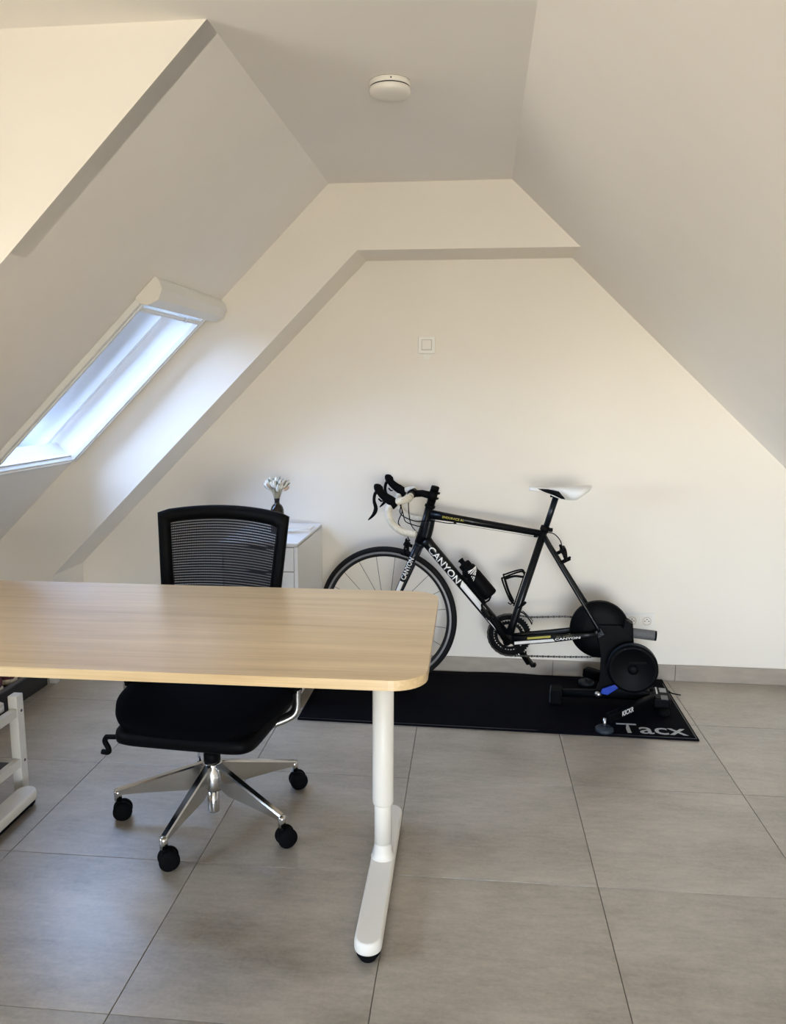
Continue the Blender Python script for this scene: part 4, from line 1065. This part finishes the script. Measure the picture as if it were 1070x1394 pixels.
# ------------------------------------------------------------------ trainer
tr = thing('bike_trainer', 'black direct drive bike trainer with flywheel, grey handle and folding legs', 'trainer', BO, BRZ)
tr['label'] = 'black direct drive bike trainer with round flywheel and grey carry handle'
U = lambda u, y, z: Vector((u, y, z))
AXZ = .074+BZ
b = MB(); b.lathe([(0, -.020), (.126, -.020), (.131, -.014), (.132, 0), (.131, .012), (.126, .020), (.060, .024), (.030, .026), (0, .026)], U(-.409, 0, AXZ), (0, 1, 0), 64)
b.build('pulley_cover', M['trainer'], tr)
b = MB(); b.lathe([(0, -.064), (.010, -.064), (.010, -.030), (.034, -.030), (.036, -.024), (0, -.024)], U(-.409, 0, AXZ), (0, 1, 0), 24); b.lathe([(0, .024), (.012, .024), (.012, .060), (0, .060)], U(-.409, 0, AXZ), (0, 1, 0), 20)
b.build('axle', M['silver'], tr)
b = MB()
for k_ in range(9):
    r_ = .024+.0016*k_; y = -.036-.0032*k_*-1; b.lathe([(0, -.001), (r_+.002*(k_ % 1), -.001), (r_, .001), (0, .001)], U(-.409, -.058+.0036*k_, AXZ), (0, 1, 0), 22)
b.build('sprockets', M['chain'], tr)
# main arm from axle down to the beam
b = MB()
b.prism([U(-.385, -.018, AXZ+.03), U(-.50, -.018, AXZ+.035), U(-.548, -.018, AXZ-.01), U(-.560, -.018, .30), U(-.60, -.018, .16), U(-.60, -.018, .055), U(-.40, -.018, .055), U(-.43, -.018, .15), U(-.42, -.018, .25)], (0, .052, 0), bev=.010)
b.prism([U(-.515, -.03, AXZ+.062), U(-.552, -.03, AXZ+.040), U(-.560, -.03, AXZ-.052), U(-.530, -.03, AXZ-.070), U(-.50, -.03, AXZ-.02)], (0, .062, 0), bev=.006)
b.build('body', M['trainer'], tr)
# flywheel
fc = U(-.556, 0, .222)
b = MB(); b.lathe([(0, .052), (.090, .052), (.1025, .055), (.1065, .062), (.1070, .066), (.1070, .104), (.1065, .110), (.100, .114), (.092, .115), (.088, .112), (0, .112)], fc, (0, 1, 0), 64)
fw = b.build('flywheel', M['trainer'], tr)
b = MB(); b.lathe([(.1074, .070), (.1074, .098)], fc, (0, 1, 0), 64); b.build('flywheel_band', M['bluegrey'], fw, fix=False)
b = MB(); b.lathe([(0, .112), (.020, .112), (.022, .118), (.012, .122), (0, .122)], fc, (0, 1, 0), 24)
b.bar(fc+U(.02, .1125, .03), fc+U(-.055, .1125, .035), .010, .002, up=(0, 1, 0))
b.build('flywheel_hub', M['black'], fw)
b = MB(); b.lathe([(0, .020), (.040, .020), (.040, .055), (0, .055)], fc, (0, 1, 0), 24); b.build('brake_housing', M['trainer'], tr)
# handle
b = MB(); b.sweep([U(-.525, .0, AXZ-.006), U(-.552, .0, AXZ-.007)], [.018, .018], 16); b.build('handle_mount', M['bluegrey'], tr)
hg = MB().lathe([(0, 0), (.0215, 0), (.0225, .003), (.0225, .112), (.0215, .114), (0, .114)], U(-.535, .0, AXZ-.006), (-1, 0, -.06), 28).build('handle_grip', M['grip'], tr)
MB().lathe([(0, .112), (.0220, .112), (.0228, .116), (.0220, .121), (0, .122)], U(-.535, .0, AXZ-.006), (-1, 0, -.06), 28).build('grip_cap', M['black'], hg)
# legs
b = MB(); b.sweep([U(-.255, .015, .050), U(-.45, .008, .062), U(-.68, -.02, .058)], [.018, .020, .022], 12, flat=1.3)
b.box(U(-.54, .0, .075), (.20, .075, .050), bev=.010); b.build('centre_beam', M['trainer'], tr)
b = MB(); b.box(U(-.228, .018, .040), (.052, .105, .064), bev=.010); b.build('front_foot', M['rubber'], tr)
MB().box(U(-.2025, .018, .042), (.006, .098, .050), bev=.003).build('foot_face', M['bluegrey'], tr)
def leg(y1, u1, wob=1):
    a = U(-.655, .035*wob, .072); e_ = U(u1, y1, .066)
    b = MB(); b.bar(a, e_, .030, .036, bev=.007); lg = b.build('folding_leg', M['trainer'], tr)
    MB().lathe([(0, 0), (.034, 0), (.038, .004), (.038, .014), (.032, .020), (0, .021)], U(u1+.012, y1+.004*wob, .008), seg=32).build('foot_pad', M['bluegrey'], lg)
    MB().lathe([(0, .018), (.007, .018), (.007, .058), (0, .058)], U(u1+.012, y1+.004*wob, .008), seg=12).build('foot_screw', M['silver'], lg)
    return lg, a, e_
lg, a, e_ = leg(.300, -.452)
leg(-.235, -.375, -1)
b = MB(); b.bar(U(-.44, -.20, .066), U(-.352, -.242, .072), .050, .046, bev=.010); b.build('leg_end', M['trainer'], tr)
# lettering on the near leg's outer face
bm = text_bm('KICKR', .023, .082, bold=.025, cuts=1)
dl = (a-e_).normalized(); nrm = dl.cross(Vector((0, 0, 1))).normalized()
if nrm.y < 0: nrm = -nrm
cc = e_+(a-e_)*.36+nrm*.0162
for v in bm.verts: v.co = cc + dl*v.co.x + Vector((0, 0, 1))*(v.co.y+.002)
decal('lettering', bm, M['decal'], lg)
# knob and blue lever
b = MB(); b.ellipsoid(U(-.415, .050, .072), (.017, .014, .014), 2, 2, 20, 12); b.sweep([U(-.415, .02, .070), U(-.415, .05, .072)], .006, 10); b.build('lock_knob', M['silver'], tr)
b = MB(); b.prism([U(-.425, .048, .080), U(-.455, .048, .074), U(-.500, .050, .112), U(-.488, .050, .128), U(-.462, .050, .116), U(-.430, .048, .100)], (0, .012, 0), bev=.003); b.build('blue_lever', M['blue'], tr)
# rear hinge plates
b = MB(); b.box(U(-.690, -.02, .055), (.075, .15, .045), bev=.008); b.build('rear_bracket', M['trainer'], tr)
for dy, m2 in ((-.055, 'silver'), (.035, 'grip')):
    MB().box(U(-.700, dy, .0785), (.030, .050, .003), bev=.001).build('hinge_plate', M['shelfgrey'] if m2 == 'grip' else M['rimgrey'], tr)
MB().box(U(-.672, -.045, .0785), (.007, .080, .004), bev=.001).build('hinge_pin', M['silver'], tr)
for yy in (.055, -.095):
    MB().lathe([(0, 0), (.024, 0), (.026, .006), (.022, .026), (0, .028)], U(-.700, yy, .008), seg=24).build('foot_pad', M['rubber'], tr)
# power cable trailing onto the floor
pc = MB().sweep(crom([(.875, 3.655, .045), (.902, 3.700, .030), (.925, 3.716, .012), (.965, 3.712, .006)], 6), .003, 8)
tag(pc.build('power_cable', M['black']), 'short black power cable end sticking out beyond the mat edge', 'cable')
